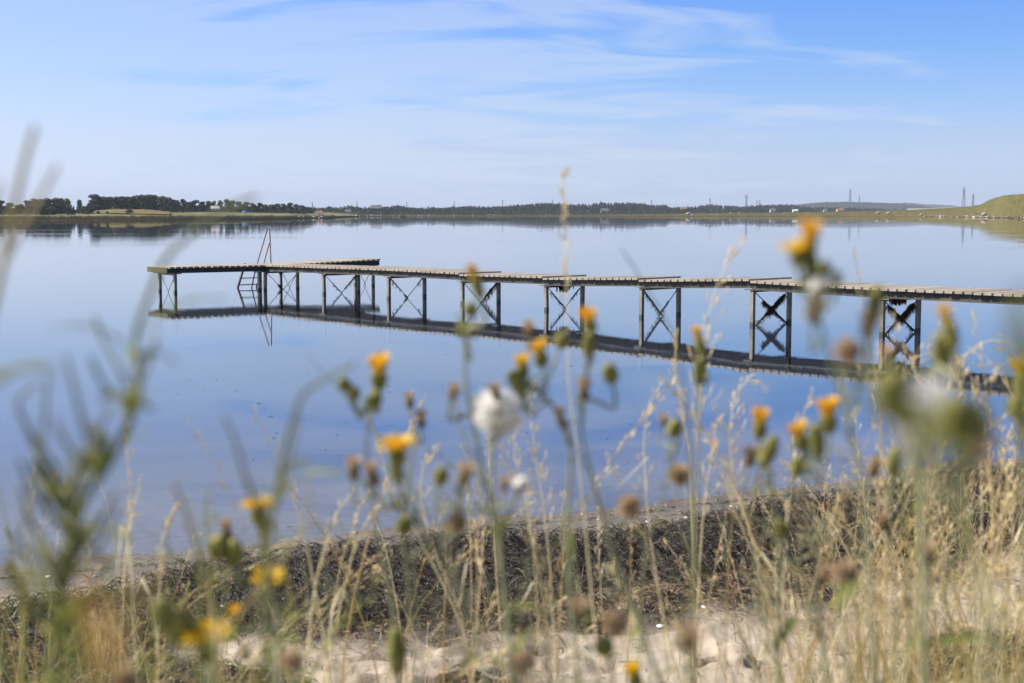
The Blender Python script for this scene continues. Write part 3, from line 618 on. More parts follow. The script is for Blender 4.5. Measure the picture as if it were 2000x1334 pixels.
# ---- pylons
def pylon(px, top, basey, Y, wide, label):
    x = (px-1000)/F*Y; zt = CAM_H + (417.5-top)/F*Y; zb = max(0.5, CAM_H + (417.5-basey)/F*Y); h = zt-zb
    o = empty('electricity_pylon', (x, Y, zb), label, 'pylon', 'power line pylons on the far shore')
    w = h*0.085; mb = MB(); t = max(0.16, 0.42*Y/F)
    lv = [0, 0.18, 0.34, 0.48, 0.6, 0.72, 0.84, 1.0]; wd = [1, 0.78, 0.6, 0.45, 0.34, 0.27, 0.2, 0.04]
    for i in range(len(lv)-1):
        for sx, sy in ((1, 1), (1, -1), (-1, 1), (-1, -1)):
            mb.bar((sx*w*wd[i], sy*w*wd[i], lv[i]*h), (sx*w*wd[i+1], sy*w*wd[i+1], lv[i+1]*h), t, t)
        for sy in (1, -1):
            mb.bar((-w*wd[i], sy*w*wd[i], lv[i]*h), (w*wd[i+1], sy*w*wd[i+1], lv[i+1]*h), t*0.6, t*0.6)
            mb.bar((w*wd[i], sy*w*wd[i], lv[i]*h), (-w*wd[i+1], sy*w*wd[i+1], lv[i+1]*h), t*0.6, t*0.6)
    mb.build('lattice_mast', M_['galv'], o)
    for z, l in ((0.62, 0.9), (0.75, 1.15), (0.87, 0.7)):
        a = MB(); a.bar((-wide*h*0.13*l, 0, z*h), (wide*h*0.13*l, 0, z*h), t*0.9, t*0.9)
        for s in (-1, 1):
            a.bar((s*wide*h*0.13*l, 0, z*h), (0, 0, (z+0.045)*h), t*0.6, t*0.6); a.bar((s*wide*h*0.12*l, 0, z*h), (s*wide*h*0.12*l, 0, (z-0.03)*h), t*0.8, t*0.8)
        a.build('cross_arm', M_['galv'], o)
for a in [(1455.5, 379, 402, 3300, 1.5, 'broadest pylon, behind the far wood with wide cross arms'),
          (1385, 387, 402, 3500, 1.2, 'smaller pylon left of the broadest one'),
          (1271, 390.5, 402, 3600, 1.2, 'short pylon above the wood right of the white house'),
          (1476, 391, 402, 4300, 1.0, 'tiny left one of two close pylons beyond the broadest'),
          (1481.5, 390, 402, 4300, 1.0, 'tiny right one of two close pylons beyond the broadest'),
          (1657, 368.5, 396, 4600, 0.9, 'tall pylon on the distant blue hill'),
          (1675, 381.5, 397, 5100, 0.8, 'shorter pylon just right of the tall one on the blue hill'),
          (1878, 364.5, 405, 2600, 0.75, 'tallest pylon, beside the foot of the grassy hill'),
          (1896, 377.5, 405, 3200, 0.75, 'lower pylon between the tallest one and the grassy hill'),
          (981.5, 390, 404, 3400, 0.8, 'pylon above the far wood left of the tall grass stalk'),
          (887.5, 392, 404, 3500, 0.6, 'thin pylon above the middle of the far shore'),
          (795.5, 394, 404, 3600, 0.5, 'small thin pylon above the boat on the water'),
          (698.5, 392.5, 404, 3400, 0.5, 'thin pylon above the jetty\'s right arm'),
          (1079, 390, 400, 3500, 1.0, 'faint pylon hidden in the treetops by the tall grass stalk'),
          (612, 393, 405, 3300, 0.4, 'thin mast-like pylon above the red roofed hut')]: pylon(*a)

# ---- houses, huts, boulders, birds
def house(px, py, Y, w, d, h, wall, roof, label, nwin=3, cat='house'):
    p = at(px, py, Y); o = empty('house', (p.x, Y, p.z-0.2), label, cat)
    mb = MB(); mb.box((0, 0, h/2), ((1, 0, 0), (0, 1, 0), (0, 0, 1)), (w/2, d/2, h/2))
    for s in (-1, 1): mb.add([(s*w/2, -d/2, h), (s*w/2, d/2, h), (s*w/2, 0, h+d*0.4)], [[0, 1, 2]], True)
    mb.build('wall', wall, o)
    r = MB()
    for s in (-1, 1):
        r.box((0, s*d*0.27, h+d*0.2+0.05), ((1, 0, 0), (0, s*1, -0.8), (0, 0.8*s, 1)), (w/2+0.4, d*0.37, 0.12))
    r.build('roof', roof, o)
    for k in range(nwin):
        g = MB(); g.box((-w/2+w*(k+0.5)/nwin, -d/2-0.03, h*0.5), ((1, 0, 0), (0, 1, 0), (0, 0, 1)), (w*0.16, 0.04, h*0.25)); g.build('window', M_['pane'], o)
    c = MB(); c.box((w*0.25, 0.2, h+d*0.45), ((1, 0, 0), (0, 1, 0), (0, 0, 1)), (0.35, 0.35, 0.8)); c.build('chimney', wall, o)
house(1181, 415, 1760, 9.5, 6, 2.4, M_['whitewall'], M_['greyroof'], 'white house with a grey roof in front of the far wood')
house(1334.5, 411, 2050, 8, 6, 2.4, M_['redroof'], M_['redroof'], 'small red brick house among the trees right of the white house')
house(1509, 414, 2000, 7, 6, 2.6, M_['whitewall'], M_['greyroof'], 'small white house behind the spit, below the broad wood')
house(1553, 414.5, 2000, 7, 5, 2.0, M_['whitewall'], M_['whitewall'], 'low all-white cottage behind the spit')
house(1641, 413.6, 2300, 11, 7, 2.6, M_['whitewall'], M_['redroof'], 'long white house with a red roof below the blue hill')
house(1612, 413.6, 2400, 6, 5, 2.4, M_['whitewall'], M_['greyroof'], 'tiny white house left of the long red roofed one')
house(680, 416, 1330, 5, 4, 1.6, M_['whitewall'], M_['greyroof'], 'low white hut on the far shore above the jetty junction')
house(735, 411.5, 1420, 10, 7, 2.6, M_['darkhull'], M_['greyroof'], 'dark farmhouse with a grey roof half hidden in the far wood')
house(421, 410.5, 850, 4.5, 3.5, 1.1, M_['conc'], ML_field, 'beige roofed barn between the left shore trees', 2, 'barn')
house(625, 418.5, 930, 3.2, 3.0, 1.0, M_['whitewall'], M_['redroof'], 'little red roofed hut at the end of the left shore', 1, 'hut')
def tarp():
    p = at(478, 417.6, 820); o = empty('covered_boat', p, 'boat under a blue cover below the left shore trees', 'boat')
    mb = MB(); V, Q = tubes(np.array([[(-1.6, 0, 0.9), (-1.2, 0, 1.05), (0, 0, 1.15), (1.2, 0, 1.05), (1.7, 0, 0.8)]]), np.array([[0.1, 0.5, 0.7, 0.6, 0.1]]), 8)
    V[:, 2] = np.maximum(V[:, 2], 0.8); mb.add(V, Q); mb.build('cover', M_['blue'], o, True)
    h = MB(); V, Q = tubes(np.array([[(-1.5, 0, 0.6), (-1, 0, 0.55), (0, 0, 0.5), (1.2, 0, 0.55), (1.7, 0, 0.7)]]), np.array([[0.1, 0.4, 0.5, 0.45, 0.08]]), 8); h.add(V, Q); h.build('hull', M_['whitewall'], o, True)
tarp()
def rowboat():
    Y = 1150; o = empty('rowing_boat', ((788-1000)/F*Y, Y, 0), 'small dark boat lying on the water off the far shore', 'boat')
    n = 9; V = []; 
    for i in range(n):
        u = i/(n-1)*2-1; w = 0.75*(1-abs(u)**2.4)+0.03; V += [(u*2.2, -w, 0.55+0.15*u*u), (u*2.1, -w*0.6, 0.0), (u*2.0, 0, -0.15), (u*2.1, w*0.6, 0.0), (u*2.2, w, 0.55+0.15*u*u)]
    Q = [[i*5+k, i*5+k+1, (i+1)*5+k+1, (i+1)*5+k] for i in range(n-1) for k in range(4)]
    MB().add(V, Q).build('hull', M_['darkhull'], o, True)
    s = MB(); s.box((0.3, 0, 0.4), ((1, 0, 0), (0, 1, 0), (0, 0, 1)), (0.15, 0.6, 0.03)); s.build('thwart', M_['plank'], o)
rowboat()
def blob(seed, sx, sy, sz, n=10, m=6):
    r = np.random.default_rng(seed); V = []; 
    for j in range(m+1):
        th = PI*j/m
        for i in range(n):
            ph = 2*PI*i/n; k = 1+0.22*r.uniform(-1, 1)
            V.append((sx*k*math.sin(th)*math.cos(ph), sy*k*math.sin(th)*math.sin(ph), sz*k*math.cos(th)))
    Q = [[j*n+i, (j+1)*n+i, (j+1)*n+(i+1) % n, j*n+(i+1) % n] for j in range(m) for i in range(n)]
    return np.array(V), Q
B_WORDS = [(1345, 417.3, 1338, 3.2, 'large pale boulder at the waterline left on the spit'), (1352, 420.2, 1334, 2.0, 'low boulder beside the large pale one on the spit'),
           (1427, 416.2, 1370, 1.7, 'pale boulder on the spit below the broadest pylon'), (1443, 415.8, 1380, 1.5, 'small stone on the spit crest right of the broadest pylon'),
           (1532, 417, 1360, 1.6, 'brownish boulder alone in the middle of the spit'),
           (1692, 414.5, 1275, 1.2, 'tiny stone on the spit left of the bright boulder'),
           (1715, 416, 1262, 2.6, 'bright rounded boulder on the spit grass'), (1736, 416.6, 1240, 2.6, 'twin tan boulder right of the bright rounded one'),
           (1749, 416.2, 1225, 1.3, 'small stone right of the twin tan boulder'), (1766, 415.4, 1220, 1.1, 'tiny pale stone at the end of the row on the spit'),
           (1800, 419.6, 1150, 2.0, 'pale stone at the waterline before the hill'), (1922.5, 418.5, 925, 2.5, 'large grey boulder in the shore stones below the hill'),
           (1924.5, 414.8, 940, 0.9, 'small pale stone just above the large grey boulder'),
           (1947, 416.6, 880, 0.9, 'small white stone right of the large grey boulder'), (1976, 400.6, 905, 3.0, 'bright boulder halfway up the grassy hill'),
           (1990, 380.6, 850, 1.3, 'small pale boulder on the top of the grassy hill')]
for i, (px, py, Y, s, lab) in enumerate(B_WORDS):
    p = at(px, py, Y); V, Q = blob(100+i, s*0.5*1.5, s*0.5, s*0.36)
    o = MB().add(V, Q).build('boulder', M_['conc'], None, True); o.location = p; tag(o, lab, 'boulder', 'boulders on the spit and hill')
def pebbles(name, pts, smin, smax, label, seed=1):
    r = np.random.default_rng(seed); n = len(pts); base, Q = blob(5, 1, 1, 0.6, 6, 4); Q = np.array(Q)
    s = r.uniform(smin, smax, n)*np.where(r.random(n) < 0.06, 2.0, 1); a = r.uniform(0, 6.28, n); asp = r.uniform(0.6, 1, n)
    c, sn = np.cos(a), np.sin(a); bx = base[None, :, 0]*s[:, None]; by = base[None, :, 1]*(s*asp)[:, None]; bz = base[None, :, 2]*s[:, None]*0.7
    V = np.stack([bx*c[:, None]-by*sn[:, None]+pts[:, 0:1], bx*sn[:, None]+by*c[:, None]+pts[:, 1:2], bz+pts[:, 2:3]], -1).reshape(-1, 3)
    F_ = (Q[None]+(np.arange(n)*len(base))[:, None, None]).reshape(-1, 4)
    o = link(name, mesh_np(name, V, F_, M_['pebble'])); tag(o, label, 'stones', kind='stuff')
_n = 260; _px = rng.uniform(1780, 1998, _n); _px[:120] = rng.uniform(1885, 1925, 120); _Y = np.interp(_px, [1780, 1870, 1912, 1955, 2000], [1180, 1060, 975, 870, 640]) + rng.uniform(1, 9, _n)
pebbles('shore_stones', np.stack([(_px-1000)/F*_Y, _Y, rng.uniform(0.2, 0.9, _n)], -1), 0.25, 0.7, 'pale stones lining the waterline below the grassy hill', 3)
def swan_mesh():
    mb = MB(); V, Q = tubes(np.array([[(-0.75, 0, 0.45), (-0.5, 0, 0.35), (-0.1, 0, 0.3), (0.3, 0, 0.3), (0.5, 0, 0.3)]]), np.array([[0.02, 0.2, 0.3, 0.24, 0.05]]), 8); mb.add(V, Q)
    return mb.mesh('body', M_['feather'], True)
def neck_mesh():
    mb = MB(); mb.tube([(0.42, 0, 0.35), (0.58, 0, 0.55), (0.5, 0, 0.85), (0.56, 0, 1.0), (0.74, 0, 0.96), (0.82, 0, 0.93)], [0.09, 0.06, 0.05, 0.06, 0.05, 0.01], 6)
    return mb.mesh('neck', M_['feather'], True)
SWB, SWN = swan_mesh(), neck_mesh()
sw = [(695.5, 421.7, 1), (702.5, 421.9, 0.7), (717, 421.9, 0.8), (725.5, 421.6, 1.2), (731, 421.6, 1), (737.5, 421.7, 1), (743.5, 421.6, 1.2), (768, 421.4, 0.7), (780.5, 421.4, 1), (799.5, 421.4, 0.7), (816.5, 421.2, 1.0), (823, 421.2, 1),
      (837.5, 421, 0.9), (886, 420.8, 1), (923, 420.6, 1), (955, 420.4, 1), (959, 420.4, 1.1), (964.5, 420.4, 0.8), (583.5, 424, 0.7), (592.5, 424, 0.7), (611, 423.5, 0.8), (614.5, 425.2, 1.1), (628, 424.7, 1.1), (623, 425.6, 0.8)]
wl = ['at the left end of the flock', 'second in the flock, faint', 'alone left of the bright four', 'first of the bright four', 'second of the bright four', 'third of the bright four', 'last and brightest of the four',
      'faint, between the four and the boat', 'just left of the small dark boat', 'just right of the small dark boat', 'left one of a pair right of the boat', 'right one of a pair right of the boat', 'alone after that pair', 'alone under the middle pylon',
      'alone in the middle of the far shore', 'left one of a close pair at the right', 'right one of the close pair', 'last one of the flock on the right', 'faint one below the large single tree', 'second below the large single tree',
      'farther back left of the red roofed hut', 'larger, near the waterline left of the hut', 'right of the red roofed hut', 'small one below the red roofed hut']
for (px, py, k), w in zip(sw, wl):
    Y = np.interp(px, [580, 640, 690, 760, 1000], [760, 830, 1200, 1340, 1540]) + 2; p = at(px, py, Y)
    o = empty('swan', (p.x, Y, max(0.05, p.z)), 'white swan resting on the far shore, ' + w, 'swan', 'swans along the far shore')
    b = link('body', SWB, o); n = link('neck', SWN, o); o.scale = (1.05*k,)*3; o.rotation_euler = (0, 0, random.uniform(-0.6, 0.6) + (PI if random.random() < 0.5 else 0))

# ------------------------------------------------------------------ jetty
U = Vector((0.667, -0.745, 0)).normalized(); Vv = Vector((0.745, 0.667, 0)).normalized()
F0 = Vector((-5.88, 44.4, 0)); SP = 3.38
ZB = {-1: 0.62, 0: 0.650, 1: 0.680, 2: 0.655, 3: 0.665, 4: 0.735, 5: 0.825, 6: 0.770, 7: 0.775, 8: 0.80}
def FP(i, lat=0.0): return F0 + U*(SP*i) + Vv*lat
jet = empty('jetty', (F0.x, F0.y, 0), 'long grey wooden jetty on posts with an angled T-shaped head in calm water', 'jetty')
def jbuild(mb, name, mat, parent=jet, sm=False):
    me = mb.mesh(name, mat, sm); o = link(name, me, parent)
    me.transform(Matrix.Translation(-Vector((F0.x, F0.y, 0)))); return o
W_ = 1.33
def deck(a, b, side, lat0=-0.13, lat1=1.47, pitch=0.2, pw=0.166, seed=0):
    """a,b: beam-bottom points of the near edge; side: across direction"""
    r = random.Random(seed); t = (b-a); L_ = t.length; t = t/L_; up = side.cross(t); up = up if up.z > 0 else -up; up.normalize()
    mb = MB(); n = int(L_/pitch)
    for k in range(n):
        c = a + t*(pitch*(k+0.5)*L_/(n*pitch)); l0 = lat0+r.uniform(-0.012, 0.012); l1 = lat1+r.uniform(-0.03, 0.03)
        sd = (side + t*r.uniform(-0.006, 0.006)).normalized(); u2 = (up + t*r.uniform(-0.03, 0.03)).normalized()
        mb.box(c + sd*(l0+l1)/2 + up*(0.155+0.0245+r.uniform(0, 0.006)), (t, sd, u2), (pw/2*r.uniform(0.95, 1.03), (l1-l0)/2, 0.0235))
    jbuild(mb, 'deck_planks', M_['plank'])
    m = MB(); m.bar(a+side*(W_*0.5)+t*0.02+up*0.075, b+side*(W_*0.5)-t*0.02+up*0.075, 0.05, 0.145); jbuild(m, 'joist', M_['beam'])
    for j, lt in enumerate((-0.02, W_+0.02)):
        m = MB(); A, B = a+side*lt+t*0.01, b+side*lt-t*0.01
        m.bar(A+up*0.077, B+up*0.077, 0.028, 0.15)
        sgn = -1 if j == 0 else 1
        m.bar(A+up*0.009+side*sgn*0.035, B+up*0.009+side*sgn*0.035, 0.045, 0.014); m.bar(A+up*0.142+side*sgn*0.027, B+up*0.142+side*sgn*0.027, 0.03, 0.014)
        jbuild(m, 'side_beam', M_['beam'])
for i in range(-1, 8):
    e = 0.0
    za, zb = ZB[i] - (0.022 if i in (2, 4, 5, 3) else 0), ZB[i+1] + (0.02 if i+1 in (2, 3, 4, 5) else 0)
    a = FP(i) + Vector((0, 0, za)) + (U*0.0 if i > -1 else -U*0.0); b = FP(i+1) + Vector((0, 0, zb)); deck(a, b, Vv, seed=i+5)
def post(p, top, w=0.088, ax=(U, Vv), lean=(0, 0)):
    m = MB(); x, y = ax
    m.bar(Vector((p.x+lean[0], p.y+lean[1], -1.3)), Vector((p.x, p.y, top)), w, w, up=y)
    o = jbuild(m, 'post', M_['post']); return o
def capplate(p, z, ax=(U, Vv)):
    m = MB(); m.box(Vector((p.x, p.y, z)), (ax[0], ax[1], (0, 0, 1)), (0.19, 0.07, 0.012)); jbuild(m, 'cap_plate', M_['post'])
def brace(p0, p1, top, bot, r=0.0105):
    for a, b in ((p0, p1), (p1, p0)):
        t = (b-a).normalized(); m = MB(); off = t.cross(Vector((0, 0, 1)))*(0.02 if a is p0 else -0.02)
        m.tube([Vector((a.x, a.y, top))+t*0.06+off, Vector((b.x, b.y, bot))-t*0.06+off], r, 6); jbuild(m, 'cross_brace', M_['darksteel'])
BOT = {-1: -0.55, 0: -0.52, 1: -0.56, 2: -0.55, 3: -0.5, 4: -0.5, 5: -0.03, 6: -0.02, 7: -0.4, 8: -0.4}
for i in range(-1, 9):
    zt = ZB[i]-0.03; p, q = FP(i, 0), FP(i, W_)
    ln = [(0.02, 0), (-0.015, 0), (0.01, 0), (0.0, 0), (-0.02, 0), (0.01, 0), (0, 0), (0, 0), (0.01, 0), (0, 0)][i+1]
    post(p, zt, lean=(ln[0]*-2, 0)); 
    if i > -1: post(q, zt, lean=ln)
    capplate(p, zt+0.012); capplate(q, zt+0.012)
    m = MB(); m.bar(Vector((p.x, p.y, zt-0.02))+Vv*0.06, Vector((q.x, q.y, zt-0.02))-Vv*0.06, 0.05, 0.05); jbuild(m, 'cross_beam', M_['darksteel'])
    brace(p, q, zt-0.05, BOT[i])
# T-shaped head
AD = Vector((0.8, 0.6, 0)); AW = Vector((-0.6, 0.8, 0)); A0 = Vector((-10.66, 45.0, 0))
def AP(t, lat=0.0): return A0 + AD*t + AW*lat
zl, zj, zr = 0.628, 0.615, 0.735
deck(AP(-0.25)+Vector((0, 0, zl)), AP(3.9)+Vector((0, 0, zj)), AW, seed=31)
deck(AP(3.92)+Vector((0, 0, zj+0.01)), AP(7.55)+Vector((0, 0, zr)), AW, seed=32)
m = MB(); m.box(AP(-0.30, W_/2)+Vector((0, 0, zl+0.09)), (AD, AW, (0, 0, 1)), (0.02, 0.78, 0.085)); jbuild(m, 'end_board', M_['endboard'])
for t, zt in ((0.0, zl-0.03), (4.35, zj-0.02), (7.3, zr-0.03)):
    p, q = AP(t), AP(t, 1.2)
    post(p, zt, ax=(AD, AW)); post(q, zt, ax=(AD, AW)); capplate(p, zt+0.012, (AD, AW)); capplate(q, zt+0.012, (AD, AW))
    m = MB(); m.bar(p+Vector((0, 0, zt-0.02))+AW*0.06, q+Vector((0, 0, zt-0.02))-AW*0.06, 0.05, 0.05); jbuild(m, 'cross_beam', M_['darksteel'])
    brace(p, q, zt-0.05, -0.5, 0.009)
post(AP(2.95), zj-0.03, 0.11, (AD, AW)); capplate(AP(2.95), zj-0.018, (AD, AW))
# ladder with hand rails behind the left arm
lad = empty('ladder', (0, 0, 0), None, None); lad.parent = jet
def lpt(px, py, Y): return at(px, py, Y)
def lext(a, b, k): return b + (b-a)*k
def ltube(name, pts, r, mat):
    m = MB(); m.tube(pts, r, 8); jbuild(m, name, mat, lad, True)
LY = 48.15
a, b = lpt(464.5, 561, LY), lpt(479, 514, LY+0.1); m = MB(); m.bar(lext(b, a, 0.9), b, 0.16, 0.05); jbuild(m, 'stringer', M_['darksteel'], lad)
a, b = lpt(500.5, 561, LY+.25), lpt(514, 519, LY+0.3); m = MB(); m.bar(lext(b, a, 0.9), b, 0.05, 0.04); jbuild(m, 'stringer', M_['rust'], lad)
ltube('handrail', [lpt(514, 519, LY+0.3), lpt(526.3, 474, LY+0.35)], 0.019, M_['rust'])
ltube('handrail', [lext(lpt(496, 544, LY), lpt(492, 561, LY), 1.5), lpt(492, 561, LY), lpt(496, 540, LY), lpt(503, 513, LY+0.1), lpt(522.3, 447.5, LY+0.2)], 0.021, M_['rust'])
ltube('rail_post', [lpt(529.3, 516, LY+.3), lpt(526.6, 447, LY+.3)], 0.021, M_['rust'])
for k, y in enumerate((529, 543, 556, 569, 582)):
    xa, xb = 474-(y-529)*0.31, 510-(y-529)*0.31
    m = MB(); m.bar(lpt(xa-0.5, y+0.5, LY+0.02), lpt(xb, y-0.8, LY+0.28), 0.09, 0.028); jbuild(m, 'rung', M_['darksteel'], lad)
# hanging seaweed on the braces
def brace_pt(i, arm, u):
    """arm 0: front top to back bottom, 1: back top to front bottom"""
    p, q = FP(i, 0.06), FP(i, W_-0.06)
    if arm: p, q = q, p
    zt = ZB[i]-0.08; r = p.lerp(q, u); return Vector((r.x, r.y, zt + (BOT[i]-zt)*u))
def weed(name, spans, label, extra=None, seed=0):
    r = np.random.default_rng(seed); P = []; R = []; mb = MB(); first = None
    for i, arm, u0, u1, n, ln, thick in spans:
        for _ in range(n):
            u = r.uniform(u0, u1); b = brace_pt(i, arm, u)
            if b.z < 0.0: continue
            if first is None: first = b.copy()
            L_ = min(ln*r.uniform(0.3, 1.2), b.z+0.01); o = r.normal(size=3)*thick*0.35; o[2] = abs(o[2])*0.5
            s0 = np.array(b)+o; dx = r.normal(size=2)*0.03
            P.append([s0, s0+(dx[0], dx[1], -L_*0.4), s0+(dx[0]*1.4, dx[1]*1.3, -L_*0.75), s0+(dx[0]*1.2, dx[1]*1.5, -L_)]); R.append([0.003, 0.0045, 0.0035, 0.001])
        us = np.linspace(u0, u1, 9); pts = [brace_pt(i, arm, u) for u in us]; pts = [p for p in pts if p.z > 0.0]
        if len(pts) > 2:
            mb.tube(pts, [max(0.012, thick*(0.5+0.5*r.random())*math.sin(PI*(k+0.6)/len(pts))**0.5) for k in range(len(pts))], 7)
    if extra:
        i, lat, n, ln = extra
        for _ in range(n):
            b = FP(i, lat) + Vector((0, 0, ZB[i]-0.06)); 
            if first is None: first = b.copy()
            s0 = np.array(b) + np.array(Vv)*r.normal()*0.12 + np.array(U)*r.normal()*0.03; L_ = ln*r.uniform(0.3, 1)
            P.append([s0, s0+(0.01, 0, -L_*0.4), s0+(0.0, 0.01, -L_*0.75), s0+(0.02, 0, -L_)]); R.append([0.014, 0.016, 0.010, 0.002])
    V, Q = tubes(np.array(P), np.array(R), 4); mb.add(V, Q); o = mb.build(name, M_['weedhang'], None, True); o.data.transform(Matrix.Translation(-first)); o.location = first
    tag(o, label, 'seaweed', 'seaweed clumps hanging from the jetty braces')
weed('seaweed', [(6, 0, 0.10, 0.55, 320, 0.12, 0.030), (6, 1, 0.1, 0.55, 460, 0.15, 0.036), (6, 0, 0.5, 0.95, 80, 0.09, 0.022), (6, 1, 0.5, 0.95, 80, 0.09, 0.026)], 'thick black seaweed cross on the bracing nearest the right edge', (6, 0.55, 60, 0.14), 1)
weed('seaweed', [(5, 0, 0.25, 0.6, 260, 0.11, 0.026), (5, 1, 0.1, 0.6, 420, 0.14, 0.028), (5, 0, 0.6, 0.97, 90, 0.08, 0.026), (5, 1, 0.5, 0.97, 90, 0.12, 0.026)], 'bushy seaweed cross with hanging fringe, second bracing from the right', None, 2)
weed('seaweed', [(4, 0, 0.03, 0.55, 110, 0.10, 0.024), (4, 1, 0.25, 0.55, 30, 0.07, 0.02)], 'thin brown seaweed wound on a brace under the dark dry leaf', None, 3)
weed('seaweed', [(3, 0, 0.1, 0.5, 60, 0.09, 0.022), (3, 1, 0.05, 0.3, 20, 0.10, 0.018)], 'seaweed with a dark tuft under the deck between the fourth posts', (3, 0.62, 90, 0.17), 4)
weed('seaweed', [(2, 1, 0.02, 0.52, 170, 0.16, 0.035)], 'fringed seaweed on one brace right of the orange flower', None, 5)
weed('seaweed', [(1, 0, 0.02, 0.3, 40, 0.10, 0.018), (1, 1, 0.02, 0.15, 16, 0.14, 0.014), (1, 0, 0.42, 0.52, 30, 0.04, 0.035)], 'wispy seaweed with a small knot where the braces meet', None, 6)
weed('seaweed', [(0, 1, 0.0, 0.4, 60, 0.10, 0.022), (0, 0, 0.2, 0.48, 30, 0.05, 0.018)], 'small seaweed tuft on the brace below the far arm', None, 7)
weed('seaweed', [(-1, 0, 0.35, 0.52, 40, 0.05, 0.05)], 'dark lump of seaweed on the posts by the ladder', None, 8)

# ------------------------------------------------------------------ beach wrack, stones
def scatter(n, f, xr=(-5.2, 6.5), yr=(5.4, 15)):
    X = rng.uniform(*xr, n); Y = rng.uniform(*yr, n); k = f(X, Y) > rng.random(n); return X[k], Y[k]
def strands(name, X, Y, lmin, lmax, r0, mat, label, lift=0.03, arch=0.02, flat=0.35):
    n = len(X); Z = ground_z(X, Y); a = rng.uniform(0, 2*PI, n); L_ = rng.uniform(lmin, lmax, n); b = rng.normal(size=n)*0.7; el = rng.normal(size=n)*flat
    z0 = Z + rng.random(n)*lift; P = []
    for u in (0, 0.33, 0.66, 1.0):
        aa = a + b*(u-0.5)
        P.append(np.stack([X+np.cos(aa)*L_*(u-0.5), Y+np.sin(aa)*L_*(u-0.5), z0+np.sin(el)*L_*(u-0.5)+arch*math.sin(PI*u)], -1))
    P = np.stack(P, 1); R = (r0*rng.uniform(0.5, 1.4, n))[:, None]*np.array([0.5, 1, 1, 0.35])[None]
    V, Q = tubes(P, R, 3); o = link(name, mesh_np(name, V, Q, mat)); tag(o, label, 'seaweed', kind='stuff')
def build_wrack():
    X, Y = scatter(130000, lambda x, y: zones(x, y)[1]*0.9)
    far = inland(X, Y) < 3.4
    strands('seaweed_wrack', X[far], Y[far], 0.04, 0.20, 0.0030, M_['wrack'], 'bank of dark dry seaweed heaped along the beach', 0.06, 0.025, 0.7)
    strands('bleached_wrack', X[~far], Y[~far], 0.02, 0.09, 0.0023, M_['wrack_pale'], 'brown bleached seaweed scraps lying on the sand', 0.02, 0.01, 0.3)
    def pale(x, y): t, w = zones(x, y); return w*0.55*smooth(1.9, 3.3, t) + 0.03*w + 0.05*(t > 0.6)*(1-w)*np.clip(fbm(x, y, 2, 2, 91)+0.4, 0, 1)
    X, Y = scatter(90000, pale); strands('seaweed_scraps', X, Y, 0.02, 0.09, 0.0022, M_['wrack_pale'], 'light brown seaweed scraps strewn over wrack and sand', 0.03, 0.01, 0.3)
    def drk(x, y): t, w = zones(x, y); return 0.10*(t > 0.7)*(1-w)*np.clip(fbm(x, y, 1.6, 3, 95)*2+0.1, 0, 1)
    X, Y = scatter(60000, drk); strands('seaweed_litter', X, Y, 0.02, 0.12, 0.0022, M_['wrack'], 'dark loose seaweed threads on the pale sand', 0.008, 0.004, 0.12)
    def algae(x, y): t = inland(x, y); return np.exp(-((t-0.42-0.12*fbm(x, y, 0.8, 3, 73))/0.07)**2)
    X, Y = scatter(26000, algae); strands('green_algae', X, Y, 0.02, 0.10, 0.003, mat_var('green_algae', [(0.03, 0.03, 0.012), (0.08, 0.09, 0.02), (0.14, 0.17, 0.04), (0.03, 0.025, 0.012)], 0.5), 'dark green algae line just above the waterline', 0.01, 0.006, 0.1)
    def peb(x, y):
        t, w = zones(x, y); return 0.35*np.exp(-((t-0.06)/0.10)**2) + 0.22*smooth(0.05, 0.3, t)*(1-smooth(0.8, 1.3, t))*(1-w) + 0.02*(t > 1)*(1-w) + 0.012*w
    X, Y = scatter(45000, peb); Z = ground_z(X, Y); pebbles('pebbles', np.stack([X, Y, Z+0.002], -1), 0.003, 0.010, 'small pebbles and shell bits along the waterline', 6)
    # a few white shells and feathers one can pick out
    spots = [(95, 1128, 0.055, 'round white shell on the wet sand at the left'), (185, 1126, 0.035, 'flat white shell right of the round one at the left'), (365, 1098, 0.03, 'white shell beside the algae line left of the yellow flower'),
             (981, 1034, 0.045, 'white oval shell near the waterline under the seed head'), (1265, 1028, 0.06, 'curved pale shell on top of the dark seaweed'), (1340, 1019, 0.05, 'white stick-like shell on the seaweed crest'),
             (1418, 1105, 0.03, 'white shell in the middle of the brown seaweed'), (1252, 1135, 0.03, 'small white shell at the foot of the seaweed bank'), (1290, 1220, 0.045, 'thin white shell lying on the pale sand'),
             (1375, 1196, 0.035, 'white shard at the edge of sand and seaweed'), (1212, 1190, 0.03, 'white shell on sand left of the straw pair'), (1895, 1006, 0.05, 'white feather-like scrap on the seaweed at the right')]
    for i, (px, py, s, lab) in enumerate(spots):
        z = 0.1
        for _ in range(4):
            x, y = ground(px, py, z); z = gz(x, y)
        V, Q = blob(300+i, s*0.6, s*0.38, s*0.22, 10, 6); V[:, 2] = np.abs(V[:, 2])
        o = MB().add(V, Q).build('seashell', M_['feather'], None, True); o.location = (x, y, z+0.03 if 'seaweed' in lab else z+0.004); o.rotation_euler = (0, 0, random.uniform(0, 3)); tag(o, lab, 'shell', 'white shells on the beach')
build_wrack()

